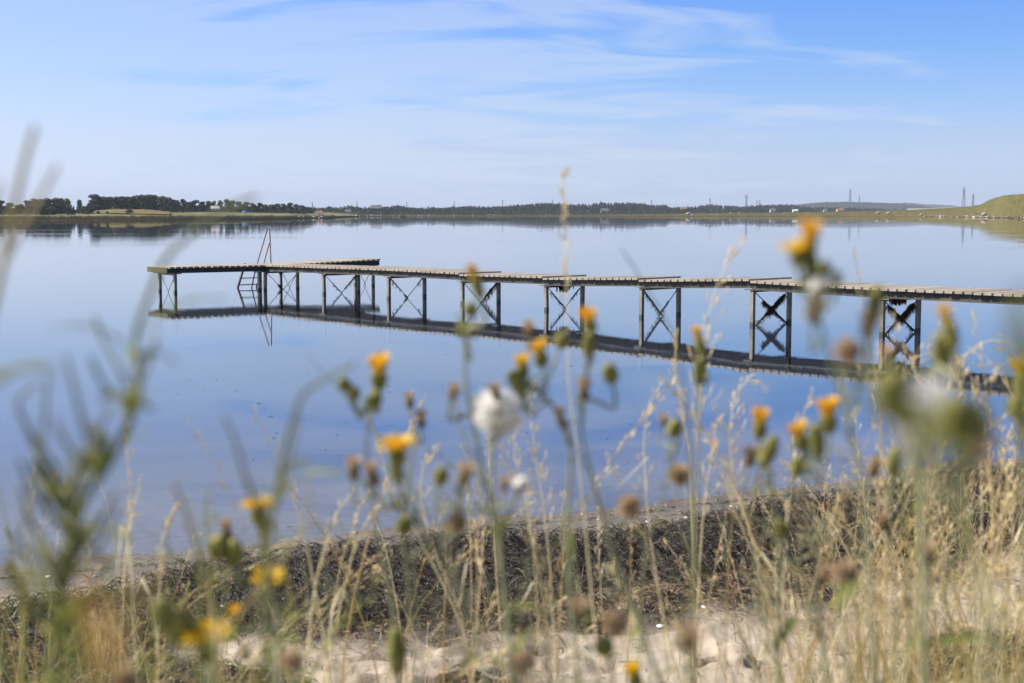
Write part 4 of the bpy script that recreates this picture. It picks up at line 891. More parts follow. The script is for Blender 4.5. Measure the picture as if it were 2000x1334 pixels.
# ------------------------------------------------------------------ flowers and stalks
def fan_petals(n, r0, r1, cup, w, jit, seed, back=0.0):
    r = np.random.default_rng(seed); a = np.arange(n)*2.399963 + r.uniform(-jit, jit, n); el = cup + r.normal(size=n)*0.18; L_ = r.uniform(r0, r1, n)
    d = np.stack([np.cos(a)*np.cos(el), np.sin(a)*np.cos(el), np.sin(el)], -1); s = np.stack([-np.sin(a), np.cos(a), 0*a], -1)
    b = np.stack([np.cos(a)*0.0022, np.sin(a)*0.0022, 0*a+back], -1)
    P = np.stack([b, b+d*L_[:, None]*0.5+np.array([0, 0, 0.0006]), b+d*L_[:, None]], 1)
    W = np.stack([np.full(n, w*0.5), np.full(n, w), np.full(n, w*0.8)], 1)
    return ribbons(P, W, s)
def bud_mesh(name, mat, r, h, seed=0, n=12):
    mb = MB(); mb.lathe([(0.0006, -0.0005), (r*0.72, h*0.06), (r, h*0.28), (r*0.92, h*0.55), (r*0.62, h*0.85), (r*0.5, h), (0.0003, h*0.985)], n)
    # bracts
    rr = np.random.default_rng(seed); k = 16; a = np.arange(k)*2.4; P = []; 
    for j in range(3): 
        u = [0.0, 0.5, 1.0][j]; rad = [r*0.75, r*1.06, r*0.68][j]; P.append(np.stack([np.cos(a)*rad, np.sin(a)*rad, np.full(k, h*(0.08+0.9*u))+rr.uniform(-0.1, 0.08, k)*h*u], -1))
    V, Q = ribbons(np.stack(P, 1), np.tile([r*0.22, r*0.26, r*0.06], (k, 1)), np.stack([-np.sin(a), np.cos(a), 0*a], -1)); mb.add(V, Q)
    return mb.mesh(name, mat, True)
def puff_mesh(mat, r, n, seed, half=False):
    rr = np.random.default_rng(seed); d = rr.normal(size=(n, 3)); 
    if half: d[:, 2] = np.abs(d[:, 2])*1.2
    d /= np.linalg.norm(d, axis=1, keepdims=True); L_ = r*rr.uniform(0.75, 1.05, n)[:, None]
    side = np.cross(d, rr.normal(size=(n, 3))); side /= np.linalg.norm(side, axis=1, keepdims=True); c = np.array([0, 0, r*0.55 if half else r*0.75])
    P = np.stack([c+d*L_*0.18, c+d*L_*0.6+side*L_*0.05, c+d*L_], 1)
    V, Q = ribbons(P, np.tile([0.00012, 0.00030, 0.0009], (n, 1)), side); return mesh_np('fluff', V, Q, mat, False)
def tuft_mesh(mat, r, h, n, seed, z0=0.0, w=0.0011):
    rr = np.random.default_rng(seed); a = rr.uniform(0, 2*PI, n); q = rr.uniform(0.15, 1, n)*r*0.5; sp = rr.uniform(0.3, 1.0, n)*r
    d = np.stack([np.cos(a), np.sin(a)], -1); side = np.stack([-np.sin(a), np.cos(a), 0*a], -1); H = h*rr.uniform(0.7, 1.05, n)
    P = np.stack([np.c_[d*q[:, None], np.full(n, z0)], np.c_[d*(q+(sp-q)*0.5)[:, None], z0+H*0.6], np.c_[d*sp[:, None], z0+H]], 1)
    V, Q = ribbons(P, np.tile([w*0.6, w, w*0.8], (n, 1)), side); return mesh_np('petals', V, Q, mat, False)
HM = {}
HM['bud'] = bud_mesh('bud', M_['bud'], 0.0062, 0.014)
HM['bud_slim'] = bud_mesh('bud', M_['bud'], 0.0050, 0.021, 2)
HM['bud_brown'] = bud_mesh('bud', M_['brown'], 0.0048, 0.011, 3)
V, Q = fan_petals(70, 0.009, 0.0155, 0.42, 0.0012, 0.3, 4, 0.012); HM['rays'] = mesh_np('petals', V, Q, M_['yellow'], False)
HM['core_y'] = tuft_mesh(M_['yellow'], 0.006, 0.008, 60, 5, 0.011)
HM['core_o'] = tuft_mesh(M_['orange'], 0.0065, 0.010, 60, 6, 0.010)
HM['tuft_o'] = tuft_mesh(M_['orange'], 0.0095, 0.0135, 110, 7, 0.010, 0.0014)
HM['tuft_o2'] = tuft_mesh(M_['orange'], 0.0058, 0.011, 70, 17, 0.018)
HM['tuft_y'] = tuft_mesh(M_['yellow'], 0.0085, 0.012, 90, 8, 0.011)
HM['tuft_w'] = tuft_mesh(M_['tan'], 0.0075, 0.011, 120, 9, 0.008, 0.0008)
HM['tuft_b'] = tuft_mesh(M_['tan'], 0.0085, 0.012, 70, 10, 0.004, 0.0012)
HM['puff'] = puff_mesh(M_['white'], 0.0245, 800, 11)
HM['puff_core'] = puff_mesh(M_['tan'], 0.0125, 260, 12)
HM['fuzz'] = puff_mesh(M_['tan'], 0.0115, 420, 13)
HM['fuzz_w'] = puff_mesh(M_['white'], 0.0125, 380, 14, True)
HEADS = {'bud': [('bud', 'bud')], 'slim': [('bud', 'bud_slim')], 'brown': [('bud', 'bud_brown'), ('ruff', 'tuft_b')],
 'yellow': [('flower_head', 'bud'), ('petals', 'rays'), ('florets', 'core_y')], 'yellow_o': [('flower_head', 'bud'), ('petals', 'rays'), ('florets', 'core_o')],
 'orange': [('flower_head', 'bud'), ('petals', 'tuft_o'), ('florets', 'core_y')], 'orange_slim': [('flower_head', 'bud_slim'), ('petals', 'tuft_o2'), ('florets', 'core_y')], 'yellow_tuft': [('flower_head', 'bud'), ('petals', 'tuft_y')],
 'puff': [('seed_head', 'bud_brown'), ('fluff', 'puff'), ('seeds', 'puff_core')], 'tan': [('seed_head', 'bud_brown'), ('fluff', 'tuft_w')], 'fuzz': [('seed_head', 'bud_brown'), ('fluff', 'fuzz')], 'white': [('seed_head', 'bud_brown'), ('fluff', 'fuzz_w')]}
def leaf_mesh(L_, W, seed, mat):
    r = random.Random(seed); n = 12; V = []; 
    for i in range(n+1):
        u = i/n; w = W*math.sin(PI*min(1, u*0.93+0.05))**0.7*(1+0.45*math.sin(i*2.3+seed)) ; z = 0.18*L_*math.sin(u*2.2)-0.25*L_*u*u
        V += [(L_*u, -w, z+0.25*w), (L_*u, 0, z), (L_*u, w, z+0.25*w)]
    Q = [[i*3+k, i*3+k+1, (i+1)*3+k+1, (i+1)*3+k] for i in range(n) for k in range(2)]
    return MB().add(V, Q).mesh('leaf', mat, True)
LEAVES = [leaf_mesh(0.05, 0.0045, 1, M_['green']), leaf_mesh(0.07, 0.006, 2, M_['green']), leaf_mesh(0.035, 0.004, 3, M_['green'])]
def plant(name, label, cat, Y, stems, heads, r0=0.0028, mat='stem', group=None, leaves=4, root=True, seed=0):
    """stems: pixel polylines top -> down; heads: (type, px, py, scale)"""
    rr = random.Random(seed+int(stems[0][0][0])); lines = []
    for k, st in enumerate(stems):
        pts = [at(x, y, Y + (0.03*math.sin(k*2.1+j*0.6) if j < len(st)-1 else 0)) for j, (x, y) in enumerate(st)]
        lines.append(pts)
    main = lines[0]; b = main[-1]; d = (main[-1]-main[-2]).normalized()
    rx, ry = b.x + d.x*0.25 + rr.uniform(-0.02, 0.02), Y + rr.uniform(-0.05, 0.05); rz = gz(rx, ry)
    if root and b.z > rz+0.03: main += [Vector((b.x*0.6+rx*0.4, Y, b.z*0.45+rz*0.55)), Vector((rx, ry, rz-0.02))]
    base = main[-1].copy(); base.z = max(base.z, rz)
    o = empty(name, base, label, cat, group); mb = MB(); mainp = spline(main, 5)
    allp = [Vector(tuple(p)) for p in mainp]
    r0 = r0*0.72; n = len(mainp); mb.tube([Vector(tuple(p))-base for p in mainp], [r0*(0.62+0.75*i/n) for i in range(n)], 7)
    for L_ in lines[1:]:
        # join the side stem to the nearest lower point of what exists
        e = L_[-1]; q = min(allp, key=lambda p: (p-e).length + (0.3 if p.z > e.z-0.01 else 0)); pts = spline(L_ + [q], 5); allp += [Vector(tuple(p)) for p in pts[:-3]]
        mb.tube([Vector(tuple(p))-base for p in pts], [r0*(0.5+0.3*i/len(pts)) for i in range(len(pts))], 6)
    for j, (ty, x, y, s) in enumerate(heads):
        hp = at(x, y, Y + rr.uniform(-0.03, 0.03)); lean = Vector((rr.uniform(-0.35, 0.35), rr.uniform(-0.5, 0.1), 1)).normalized()
        hb = hp - lean*0.010*s
        cand = [p for p in allp if p.z < hb.z-0.012] or allp
        q = min(cand, key=lambda p: (p-hb).length + abs((hb.z-p.z)-0.04)*0.5)
        br = spline([hb, hb-lean*0.02*s + (q-hb)*0.12, hb.lerp(q, 0.6)+Vector((0, 0, -0.008)), q], 4)
        mb.tube([Vector(tuple(p))-base for p in br], [r0*0.72*(1+0.25*i/len(br)) for i in range(len(br))], 6)
        R = lean.to_track_quat('Z', 'Y'); par = None
        for k, (pn, key) in enumerate(HEADS[ty]):
            me = HM[key]
            if par is None:
                h = link(pn, me, o); h.location = hb-base; h.rotation_mode = 'QUATERNION'; h.rotation_quaternion = R @ Quaternion((0, 0, 1), rr.uniform(0, 6)); h.scale = (s*1.1*rr.uniform(0.88, 1.1), s*1.1*rr.uniform(0.88, 1.1), s*1.1*rr.uniform(0.9, 1.15)); par = h
            else: link(pn, me, par)
    for j, (ty, x, y, s) in enumerate(heads):
        for q_ in range(2):
            hp = at(x + rr.uniform(-6, 6), y + rr.uniform(22, 60), Y); l = link('leaf', LEAVES[2], o); l.location = min(allp, key=lambda p: (p-hp).length) - base
            l.rotation_euler = (rr.uniform(-0.5, 0.5), rr.uniform(-1.3, -0.2), rr.uniform(0, 6.28)); l.scale = (rr.uniform(0.35, 0.7),)*3
    mb.build('stem', M_[mat], o, True)
    for k in range(leaves):
        low = allp[int(len(mainp)*rr.uniform(0.35, 0.97))] if k else allp[int(len(mainp)*0.6)]
        l = link('leaf', LEAVES[k % 3], o); l.location = low-base; l.rotation_euler = (rr.uniform(-0.4, 0.4), rr.uniform(-0.9, 0.1), rr.uniform(0, 6.28)); l.scale = (rr.uniform(0.7, 1.2),)*3
    return o
SG = 'yellow flowering weeds at the water\'s edge'
T_ = 'sow_thistle'
plant(T_, 'sow thistle with one orange bloom in front of the jetty\'s third posts', 'wildflower', 1.45, [[(908, 652), (912, 760), (935, 880), (962, 1010), (985, 1150), (1000, 1334)]], [('orange_slim', 934, 565, 1.0), ('bud', 905, 640, 1.1), ('bud', 918, 600, 1.0), ('brown', 886, 762, 1.0)], 0.0035, leaves=2)
plant(T_, 'sow thistle with an orange bloom and green buds, leftmost above the side-facing flower', 'wildflower', 1.5, [[(722, 800), (716, 880), (722, 960), (745, 1080), (770, 1200), (780, 1334)]], [('orange', 740, 738, 1.25), ('bud', 733, 776, 1.2), ('bud', 690, 764, 1.0), ('bud', 670, 745, 1.05)], 0.0030, leaves=2)
plant(T_, 'tall weed carrying the big white seed clock', 'wildflower', 1.42, [[(967, 850), (962, 930), (975, 1040), (985, 1160), (1010, 1334)], [(885, 775), (905, 850), (950, 960)]], [('puff', 967, 818, 1.02), ('brown', 967, 764, 0.9)], 0.0033, leaves=3)
plant(T_, 'weed with two small dried heads left of the white seed clock', 'wildflower', 1.75, [[(812, 860), (800, 930), (790, 1020), (800, 1180), (810, 1334)]], [('tan', 800, 782, 1.0), ('tan', 822, 820, 1.1)], 0.0026, leaves=1)
plant(T_, 'branching weed with a side-facing yellow orange flower and many dried heads', 'wildflower', 1.4, [[(800, 985), (850, 1070), (900, 1150), (930, 1250), (950, 1334)], [(700, 930), (740, 975), (800, 1010)], [(905, 960), (880, 1040)]],
      [('yellow_o', 776, 884, 1.35), ('brown', 690, 915, 1.2), ('tan', 728, 928, 1.2), ('slim', 775, 925, 1.2), ('bud', 862, 925, 1.2), ('brown', 908, 925, 1.25), ('bud', 790, 1022, 1.2), ('fuzz', 892, 1022, 0.9), ('white', 1018, 948, 0.7), ('brown', 985, 945, 0.8)], 0.0030, leaves=4)
plant(T_, 'weed with a leaning yellow orange bloom and pale buds right of the seed clock', 'wildflower', 1.5, [[(1020, 748), (1075, 785), (1112, 850), (1112, 950), (1105, 1060), (1130, 1334)]], [('orange', 1056, 697, 1.15), ('yellow_tuft', 1020, 722, 1.0), ('bud', 1003, 735, 1.2), ('bud', 1015, 752, 1.1), ('brown', 1033, 640, 1.0), ('bud', 1100, 658, 1.25), ('tan', 1096, 820, 1.0)], 0.0032, leaves=3)
plant(T_, 'upright weed with an orange bloom above a dark bud by the jetty\'s middle posts', 'wildflower', 1.48, [[(1150, 700), (1135, 830), (1158, 940), (1190, 1060), (1240, 1200), (1290, 1334)]], [('orange', 1152, 636, 1.0), ('slim', 1150, 676, 1.2), ('bud', 1191, 727, 1.3), ('tan', 1140, 762, 1.1)], 0.0033, leaves=3)
plant(T_, 'slim weed with an orange bloom on a long bud by the straw pair', 'wildflower', 1.65, [[(1366, 760), (1362, 880), (1358, 1000), (1356, 1160), (1352, 1334)]], [('orange_slim', 1368, 676, 1.25), ('slim', 1366, 730, 1.4)], 0.0026, leaves=0)
plant(T_, 'weed with a dark sideways bud and two fuzzy cream heads', 'wildflower', 1.62, [[(1330, 850), (1290, 980), (1262, 1080), (1250, 1200), (1245, 1334)]], [('bud', 1318, 832, 1.4), ('brown', 1296, 820, 0.8), ('fuzz', 1326, 925, 1.2), ('fuzz', 1228, 990, 1.1)], 0.0022, leaves=1)
plant(T_, 'weed with an orange bloom over dark green and brown heads right of the straw pair', 'wildflower', 1.45, [[(1505, 930), (1515, 1010), (1525, 1110), (1520, 1220), (1515, 1334)]], [('orange', 1484, 836, 1.15), ('slim', 1500, 885, 1.6), ('brown', 1466, 890, 1.2), ('bud', 1526, 1030, 1.2)], 0.0032, leaves=3)
plant(T_, 'weed with two orange blooms side by side above pale green buds', 'wildflower', 1.42, [[(1580, 890), (1570, 980), (1590, 1080), (1600, 1200), (1610, 1334)]], [('orange', 1618, 822, 1.3), ('orange', 1562, 858, 1.15), ('slim', 1596, 868, 1.4), ('bud', 1558, 908, 1.2)], 0.0030, leaves=2)
plant(T_, 'tallest weed at the upper right with yellow and rusty blooms', 'wildflower', 1.05, [[(1592, 540), (1600, 620), (1628, 730), (1665, 860), (1690, 1000), (1700, 1180), (1705, 1334)], [(1700, 640), (1690, 720), (1655, 830)]],
      [('yellow', 1558, 498, 0.92), ('orange', 1580, 470, 1.0), ('brown', 1580, 478, 0.9), ('slim', 1582, 515, 1.0), ('bud', 1612, 522, 0.75), ('bud', 1634, 540, 0.6), ('white', 1600, 560, 0.6), ('brown', 1590, 605, 1.0), ('slim', 1708, 600, 1.1), ('brown', 1698, 632, 1.1), ('fuzz', 1655, 685, 0.85)], 0.0026, leaves=3)
plant(T_, 'weed with one orange bloom on a thick green neck near the right edge', 'wildflower', 1.12, [[(1838, 700), (1805, 770), (1795, 880), (1800, 1000), (1805, 1334)]], [('orange_slim', 1856, 652, 1.15), ('slim', 1840, 690, 1.4), ('orange', 1737, 700, 0.5), ('bud', 1737, 745, 1.2)], 0.0036, leaves=3)
plant(T_, 'very blurred close weed with a white seed clock and dark bud', 'wildflower', 0.50, [[(1790, 860), (1850, 960), (1900, 1100), (1930, 1334)], [(1885, 830), (1880, 960)], [(1738, 770), (1790, 880)]], [('puff', 1798, 838, 0.50), ('bud', 1862, 812, 1.0), ('bud', 1898, 832, 1.15), ('bud', 1880, 800, 0.9), ('bud', 1738, 765, 1.0), ('bud', 1755, 740, 0.7), ('brown', 1914, 885, 0.6)], 0.0018, leaves=0)
plant(T_, 'weed cut by the right edge with a bright yellow orange bloom', 'wildflower', 1.2, [[(1985, 800), (1990, 900), (2000, 1050), (2010, 1334)]], [('yellow_tuft', 1996, 745, 1.25), ('bud', 1984, 790, 1.3)], 0.0030, leaves=1)
plant(T_, 'weed with a yellow green bud and a brown head over the shoreline at the right', 'wildflower', 1.7, [[(1744, 940), (1738, 1020), (1745, 1120), (1750, 1334)]], [('slim', 1744, 905, 1.4), ('brown', 1708, 912, 1.4), ('tan', 1726, 1020, 1.2)], 0.0026, leaves=2)
plant(T_, 'weed with round dried heads above the pale sand at the right', 'wildflower', 1.5, [[(1640, 1140), (1645, 1200), (1655, 1334)], [(1806, 1110), (1800, 1200), (1720, 1334)]], [('fuzz', 1650, 1118, 1.2), ('tan', 1606, 1124, 1.3), ('brown', 1810, 1078, 1.4)], 0.0024, leaves=2)
plant(T_, 'weed with bright yellow bloom over green buds in the left half', 'wildflower', 1.42, [[(512, 1040), (520, 1110), (540, 1200), (545, 1334)], [(440, 1085), (480, 1140), (530, 1220)]], [('yellow', 505, 1000, 1.35), ('bud', 426, 1062, 1.6), ('tan', 442, 1035, 1.1), ('bud', 458, 1072, 1.4), ('slim', 515, 1035, 1.2)], 0.0036, leaves=4)
plant(T_, 'short weed with a yellow bloom below the bright yellow one on the left', 'wildflower', 1.5, [[(522, 1170), (530, 1240), (535, 1334)]], [('yellow', 523, 1140, 1.1), ('orange', 463, 1204, 0.75)], 0.0030, leaves=5)
plant(T_, 'short close weed with an ochre bloom and broad green leaves at lower left', 'wildflower', 1.1, [[(400, 1270), (405, 1300), (410, 1345)]], [('yellow_o', 405, 1262, 1.2), ('bud', 345, 1215, 1.8), ('bud', 320, 1195, 1.4)], 0.0030, leaves=7)
plant(T_, 'short blurred weed with two pale fuzzy heads at the bottom left', 'wildflower', 0.9, [[(250, 1325), (260, 1360)], [(570, 1300), (560, 1360)]], [('fuzz', 245, 1325, 0.75), ('fuzz', 570, 1288, 0.7)], 0.0020, leaves=4)
plant(T_, 'short weed with a tall green bud standing before the pale sand', 'wildflower', 1.5, [[(775, 1300), (778, 1350)]], [('slim', 775, 1282, 1.9)], 0.0030, leaves=2)
plant(T_, 'short weed with tan, green and brown heads at the bottom centre', 'wildflower', 1.4, [[(1190, 1280), (1200, 1350)], [(1140, 1220), (1160, 1320)]], [('fuzz', 1200, 1218, 1.1), ('bud', 1178, 1258, 1.3), ('brown', 1135, 1190, 1.1), ('fuzz', 1020, 1292, 1.2)], 0.0028, leaves=4)
plant(T_, 'short close weed with a blurred brown head over the sand', 'wildflower', 1.0, [[(1345, 1270), (1350, 1350)]], [('brown', 1345, 1240, 1.15)], 0.0020, leaves=1)
plant(T_, 'short weed whose yellow bloom just enters at the bottom', 'wildflower', 1.5, [[(1242, 1345), (1242, 1365)]], [('yellow_tuft', 1240, 1326, 1.1)], 0.0020, leaves=3)
# hedge-mustard like weeds at the left, very close to the lens
W_N = 'rocket_weed'; WG = 'blurred branching weeds close to the lens'
def weed_plant(label, Y, stems, r0, mat='weed', leaves=2): 
    o = plant(W_N, label, 'weed', Y, stems, [], r0, mat, WG, leaves); return o
_rw = random.Random(5); EXTRA = []
for _k in range(18):
    _y = _rw.uniform(900, 1260); _x = 165-(_y-900)*0.14; _sd = _rw.choice((-1, 1)); _l = _rw.uniform(60, 150)
    EXTRA.append([(_x+_sd*_l*0.75, _y-_l*1.05), (_x+_sd*_l*0.55, _y-_l*0.6), (_x+_sd*_l*0.25, _y-_l*0.2), (_x+_sd*4, _y)])
weed_plant('large blurred branching weed arching over the left of the water', 0.88, [
    [(500, 386), (440, 408), (372, 458), (322, 508), (292, 575), (264, 655), (268, 740), (262, 800), (215, 900), (160, 985), (135, 1100), (115, 1220), (100, 1334)],
    [(184, 618), (206, 675), (240, 735), (262, 770)], [(308, 650), (288, 715), (265, 770)], [(178, 700), (200, 748), (240, 790)], [(300, 800), (270, 790)],
    [(215, 790), (190, 850), (150, 920), (140, 1010)], [(70, 748), (35, 790), (70, 860), (120, 930), (145, 990)], [(92, 740), (85, 850), (75, 900), (130, 980)], [(128, 695), (150, 780), (175, 900)],
    [(40, 950), (70, 1040), (110, 1110)], [(20, 1100), (80, 1140), (115, 1200)], [(215, 1110), (170, 1060), (140, 1050)], [(45, 1010), (90, 1060), (120, 1150)], [(225, 960), (200, 1010), (160, 1070)]] + EXTRA, 0.0034, leaves=26)
weed_plant('segmented blurred stalk rising to the sky at the far left', 0.80, [[(68, 248), (52, 300), (35, 370), (18, 450), (0, 540), (-25, 660), (-40, 900), (-45, 1200)], [(112, 322), (82, 378), (42, 450), (5, 520)], [(0, 355), (-20, 420), (-30, 560)]], 0.0034, 'weed_dry', 3)
weed_plant('blurred grey green curved stalk left of the orange bloom', 0.98, [[(690, 712), (640, 738), (592, 770), (566, 840), (545, 930), (530, 1020), (520, 1110), (515, 1250), (515, 1334)], [(586, 808), (566, 900), (540, 980)], [(438, 812), (462, 870), (482, 940), (515, 1010)], [(456, 850), (480, 930), (515, 990)]], 0.0030, 'weed', 7)
weed_plant('blurred brown stalk tips between the yellow flower and the left weed', 1.05, [[(340, 945), (362, 1000), (385, 1080), (420, 1200), (430, 1334)], [(600, 940), (600, 1010), (560, 1080), (470, 1200)]], 0.0028, 'weed_dry', 1)
weed_plant('blurred green leaf stalk entering from the left edge', 0.62, [[(100, 716), (50, 716), (5, 735), (-60, 790), (-90, 900), (-100, 1100)]], 0.0026, 'weed', 0)
weed_plant('pale green haze of a leaf very close at the right edge', 0.45, [[(1985, 560), (2005, 640), (2030, 760), (2040, 1000)]], 0.0016, 'weed', 0)
def big_leaf(name, pts, Y, w, mat, label):
    P = np.array([[tuple(at(x, y, Y+0.01*k)) for k, (x, y) in enumerate(pts)]]); P = np.array([resample(spline(P[0], 5), 12)]); u = np.linspace(0, 1, 12)
    b = Vector(P[0][-1]); z = gz(b.x, b.y); tail = np.array([[b.x, b.y, b.z*0.5+z*0.5], [b.x, b.y, z-0.01]])
    P = np.array([np.concatenate([P[0], tail])]); W = np.array([np.concatenate([w*np.sin(PI*(0.05+0.9*u))**0.8, [w*0.12, w*0.12]])])
    base = Vector((b.x, b.y, z)); V, Q = ribbons(P-np.array(base), W, np.array([[0.93, 0.1, 0.3]])); o = link(name, mesh_np(name, V, Q, mat)); o.location = base; tag(o, label, 'plant')
big_leaf('dock_leaf', [(330, 1090), (280, 1150), (230, 1250), (200, 1340)], 0.30, 0.0018, M_['weed_dry'], 'orange brown leaf blurred right in front of the lens at lower left')
big_leaf('dock_leaf', [(170, 1150), (190, 1210), (200, 1270), (210, 1340)], 0.30, 0.0014, mat_var('rusty_leaf', [(0.45, 0.22, 0.08), (0.6, 0.34, 0.14)], 0.6, 0.4, noise=20), 'rusty leaf blurred into a haze at the bottom left')
big_leaf('dock_leaf', [(20, 1130), (80, 1165), (140, 1190), (190, 1340)], 0.5, 0.0022, M_['green'], 'pale green leaf blurred across the beach at far left')
big_leaf('dock_leaf', [(2010, 560), (1990, 620), (1995, 700), (2040, 900)], 0.32, 0.0028, M_['green'], 'green leaf blurred over the water at the right edge')

# ---- grasses
def panicle(P, r, n, mat_list, spread=0.02, size=0.006, frac=0.35):
    """spikelets along the top part of a polyline P (K,3) -> list of small polylines"""
    out = []; K = len(P)
    for _ in range(n):
        u = r.uniform(0, frac)*(K-1); i = int(u); p = P[i]+(P[min(i+1, K-1)]-P[i])*(u-i); d = P[max(i-1, 0)]-P[min(i+1, K-1)]; d = d/(np.linalg.norm(d)+1e-9)
        o = r.normal(size=3); o -= d*np.dot(o, d); o /= np.linalg.norm(o)+1e-9; L_ = size*r.uniform(0.8, 1.8); s = spread*r.uniform(0.1, 1)*(0.35+u/(frac*(K-1)+1e-9))
        a = p + o*s*0.3; b = p + o*s + d*s*0.8
        out.append(np.array([p, a, b, b+(d+o*0.25)*L_*0.5, b+(d+o*0.25)*L_]))
    return out
def stalk_obj(label, Y, pts, n, spread, size, frac, r0=0.0011, mat='straw', name='grass_stalk', leafs=1):
    r = np.random.default_rng(int(abs(pts[0][0]*7+pts[0][1]))); P3 = [at(x, y, Y+0.02*math.sin(k)) for k, (x, y) in enumerate(pts)]
    b = P3[-1]; d = (P3[-1]-P3[-2]); d.normalize(); ex = b.x + d.x*0.3; ey = Y + r.uniform(-0.05, 0.05); z = gz(ex, ey)
    if b.z > z+0.02: P3 += [Vector((ex*0.6+b.x*0.4, Y, z*0.6+b.z*0.4)), Vector((ex, ey, z-0.02))]
    base = Vector((P3[-1].x, P3[-1].y, max(z, P3[-1].z))); P = resample(spline(P3, 6), 40)-np.array(base)
    o = empty(name, base, label, 'grass', 'tall grass stalks standing clear of the rest')
    MB().add(*tubes(P[None], np.linspace(r0*0.5, r0*1.5, 40)[None], 5)).build('stem', M_[mat], o, True)
    pn = panicle(P, r, n, None, spread, size, frac)
    if pn:
        A = np.array(pn); V, Q = tubes(A, np.tile(np.array([0.00025, 0.0004, 0.0007, 0.0018, 0.0005]), (len(A), 1)), 4); MB().add(V, Q).build('seed_head', M_[mat], o, True)
    for k in range(leafs):
        i = int(40*r.uniform(0.45, 0.85)); s = P[i]; a = r.uniform(0, 6.28); L_ = r.uniform(0.08, 0.2); dd = np.array([math.cos(a), math.sin(a), 0])
        Lp = np.array([[s, s+dd*L_*0.25+(0, 0, L_*0.6), s+dd*L_*0.6+(0, 0, L_*0.75), s+dd*L_+(0, 0, L_*0.4)]]); V, Q = ribbons(Lp, np.array([[0.0016, 0.0022, 0.0018, 0.0003]]), np.array([[-math.sin(a), math.cos(a), 0]])); MB().add(V, Q).build('blade', M_[mat], o, True)
st = stalk_obj
st('tallest grass stalk, straw coloured, rising above the far wood at the centre', 2.3, [(1102, 340), (1100, 400), (1104, 460), (1106, 540), (1108, 640), (1112, 760), (1130, 900), (1150, 1100)], 26, 0.012, 0.010, 0.22, 0.0013)
st('pale stalk with spread seed branches before the fourth braced posts', 3.0, [(1447, 484), (1415, 525), (1392, 580), (1380, 650), (1370, 760), (1362, 900), (1357, 1080), (1356, 1230)], 46, 0.045, 0.014, 0.42, 0.0016)
st('straight straw of the pair left of the orange bloom by the sand', 3.3, [(1318, 650), (1322, 740), (1345, 880), (1352, 1000), (1354, 1150), (1350, 1330)], 30, 0.02, 0.011, 0.28, 0.0020)
st('second straight straw of the pair, slightly tilted', 3.3, [(1402, 800), (1392, 880), (1378, 960), (1368, 1080), (1362, 1200), (1356, 1334)], 24, 0.03, 0.012, 0.3, 0.0018)
st('pale curved stalk arching over the water above the shoreline', 3.1, [(1290, 750), (1268, 790), (1258, 860), (1262, 960), (1275, 1080), (1300, 1220), (1330, 1334)], 22, 0.02, 0.009, 0.3, 0.0015)
st('reddish dry stalk in front of the left water', 2.4, [(246, 830), (250, 900), (254, 970), (250, 1050), (258, 1150), (270, 1334)], 22, 0.012, 0.009, 0.35, 0.0014)
st('pale spike leaning right over the left beach', 2.6, [(352, 978), (332, 1010), (316, 1060), (312, 1150), (308, 1300)], 30, 0.008, 0.010, 0.3, 0.0016)
st('kinked straw running down from beside the side-facing flower', 3.0, [(722, 815), (742, 880), (765, 960), (800, 1020), (850, 1110), (900, 1220), (925, 1334)], 20, 0.012, 0.009, 0.3, 0.0019)
st('thin straw curving down from over the water right of that flower', 2.9, [(858, 875), (828, 910), (822, 960), (830, 1010), (850, 1080), (900, 1200), (915, 1300)], 18, 0.02, 0.008, 0.3, 0.0016)
st('straw stalk leaning right with a thin head left of the dark seaweed', 2.7, [(690, 958), (660, 1000), (640, 1050), (615, 1150), (600, 1280)], 14, 0.01, 0.009, 0.3, 0.0018)
st('straw stalk leaning right, parallel and nearer the seaweed bank', 2.7, [(742, 980), (715, 1020), (690, 1080), (665, 1180), (640, 1300)], 14, 0.01, 0.009, 0.3, 0.0018)
st('grey bent dry leaf blade crossing the jetty deck', 1.6, [(1214, 486), (1240, 525), (1275, 585), (1310, 640), (1330, 720), (1345, 850), (1350, 1100)], 0, 0, 0, 0.1, 0.0015, 'weed', leafs=0)
st('pale stalk with a drooping head in front of the left seaweed edge', 3.2, [(1040, 745), (1035, 800), (1045, 880), (1060, 980), (1075, 1120), (1085, 1300)], 40, 0.03, 0.010, 0.4, 0.0014)
st('branched straw head between the seed clock and the orange blooms', 3.1, [(1010, 830), (1003, 880), (1020, 950), (1040, 1050), (1050, 1200)], 34, 0.025, 0.010, 0.4, 0.0014)
st('brown dry stalk with knots left of the pale sand', 3.4, [(905, 880), (930, 930), (945, 1000), (940, 1100), (930, 1250)], 26, 0.02, 0.010, 0.4, 0.0015)
st('green brown stalk with a loose head under the two-bloom weed', 2.8, [(1590, 760), (1572, 800), (1556, 870), (1540, 990), (1530, 1150), (1530, 1334)], 26, 0.02, 0.010, 0.35, 0.0015)
st('thin pale stalk before the reflected jetty with a nodding tip', 3.3, [(1500, 760), (1470, 740), (1440, 770), (1425, 850), (1440, 960), (1480, 1100), (1500, 1290)], 34, 0.03, 0.012, 0.4, 0.0015)
st('long straw slanting down across the sand right of the pair', 3.6, [(1410, 930), (1440, 1010), (1490, 1120), (1540, 1220), (1590, 1334)], 10, 0.02, 0.010, 0.2, 0.0022)
st('straw slanting up from the sand to the yellow green bud at the right', 3.2, [(1790, 880), (1770, 940), (1745, 1000), (1700, 1090), (1650, 1200), (1600, 1330)], 16, 0.02, 0.010, 0.2, 0.0018)
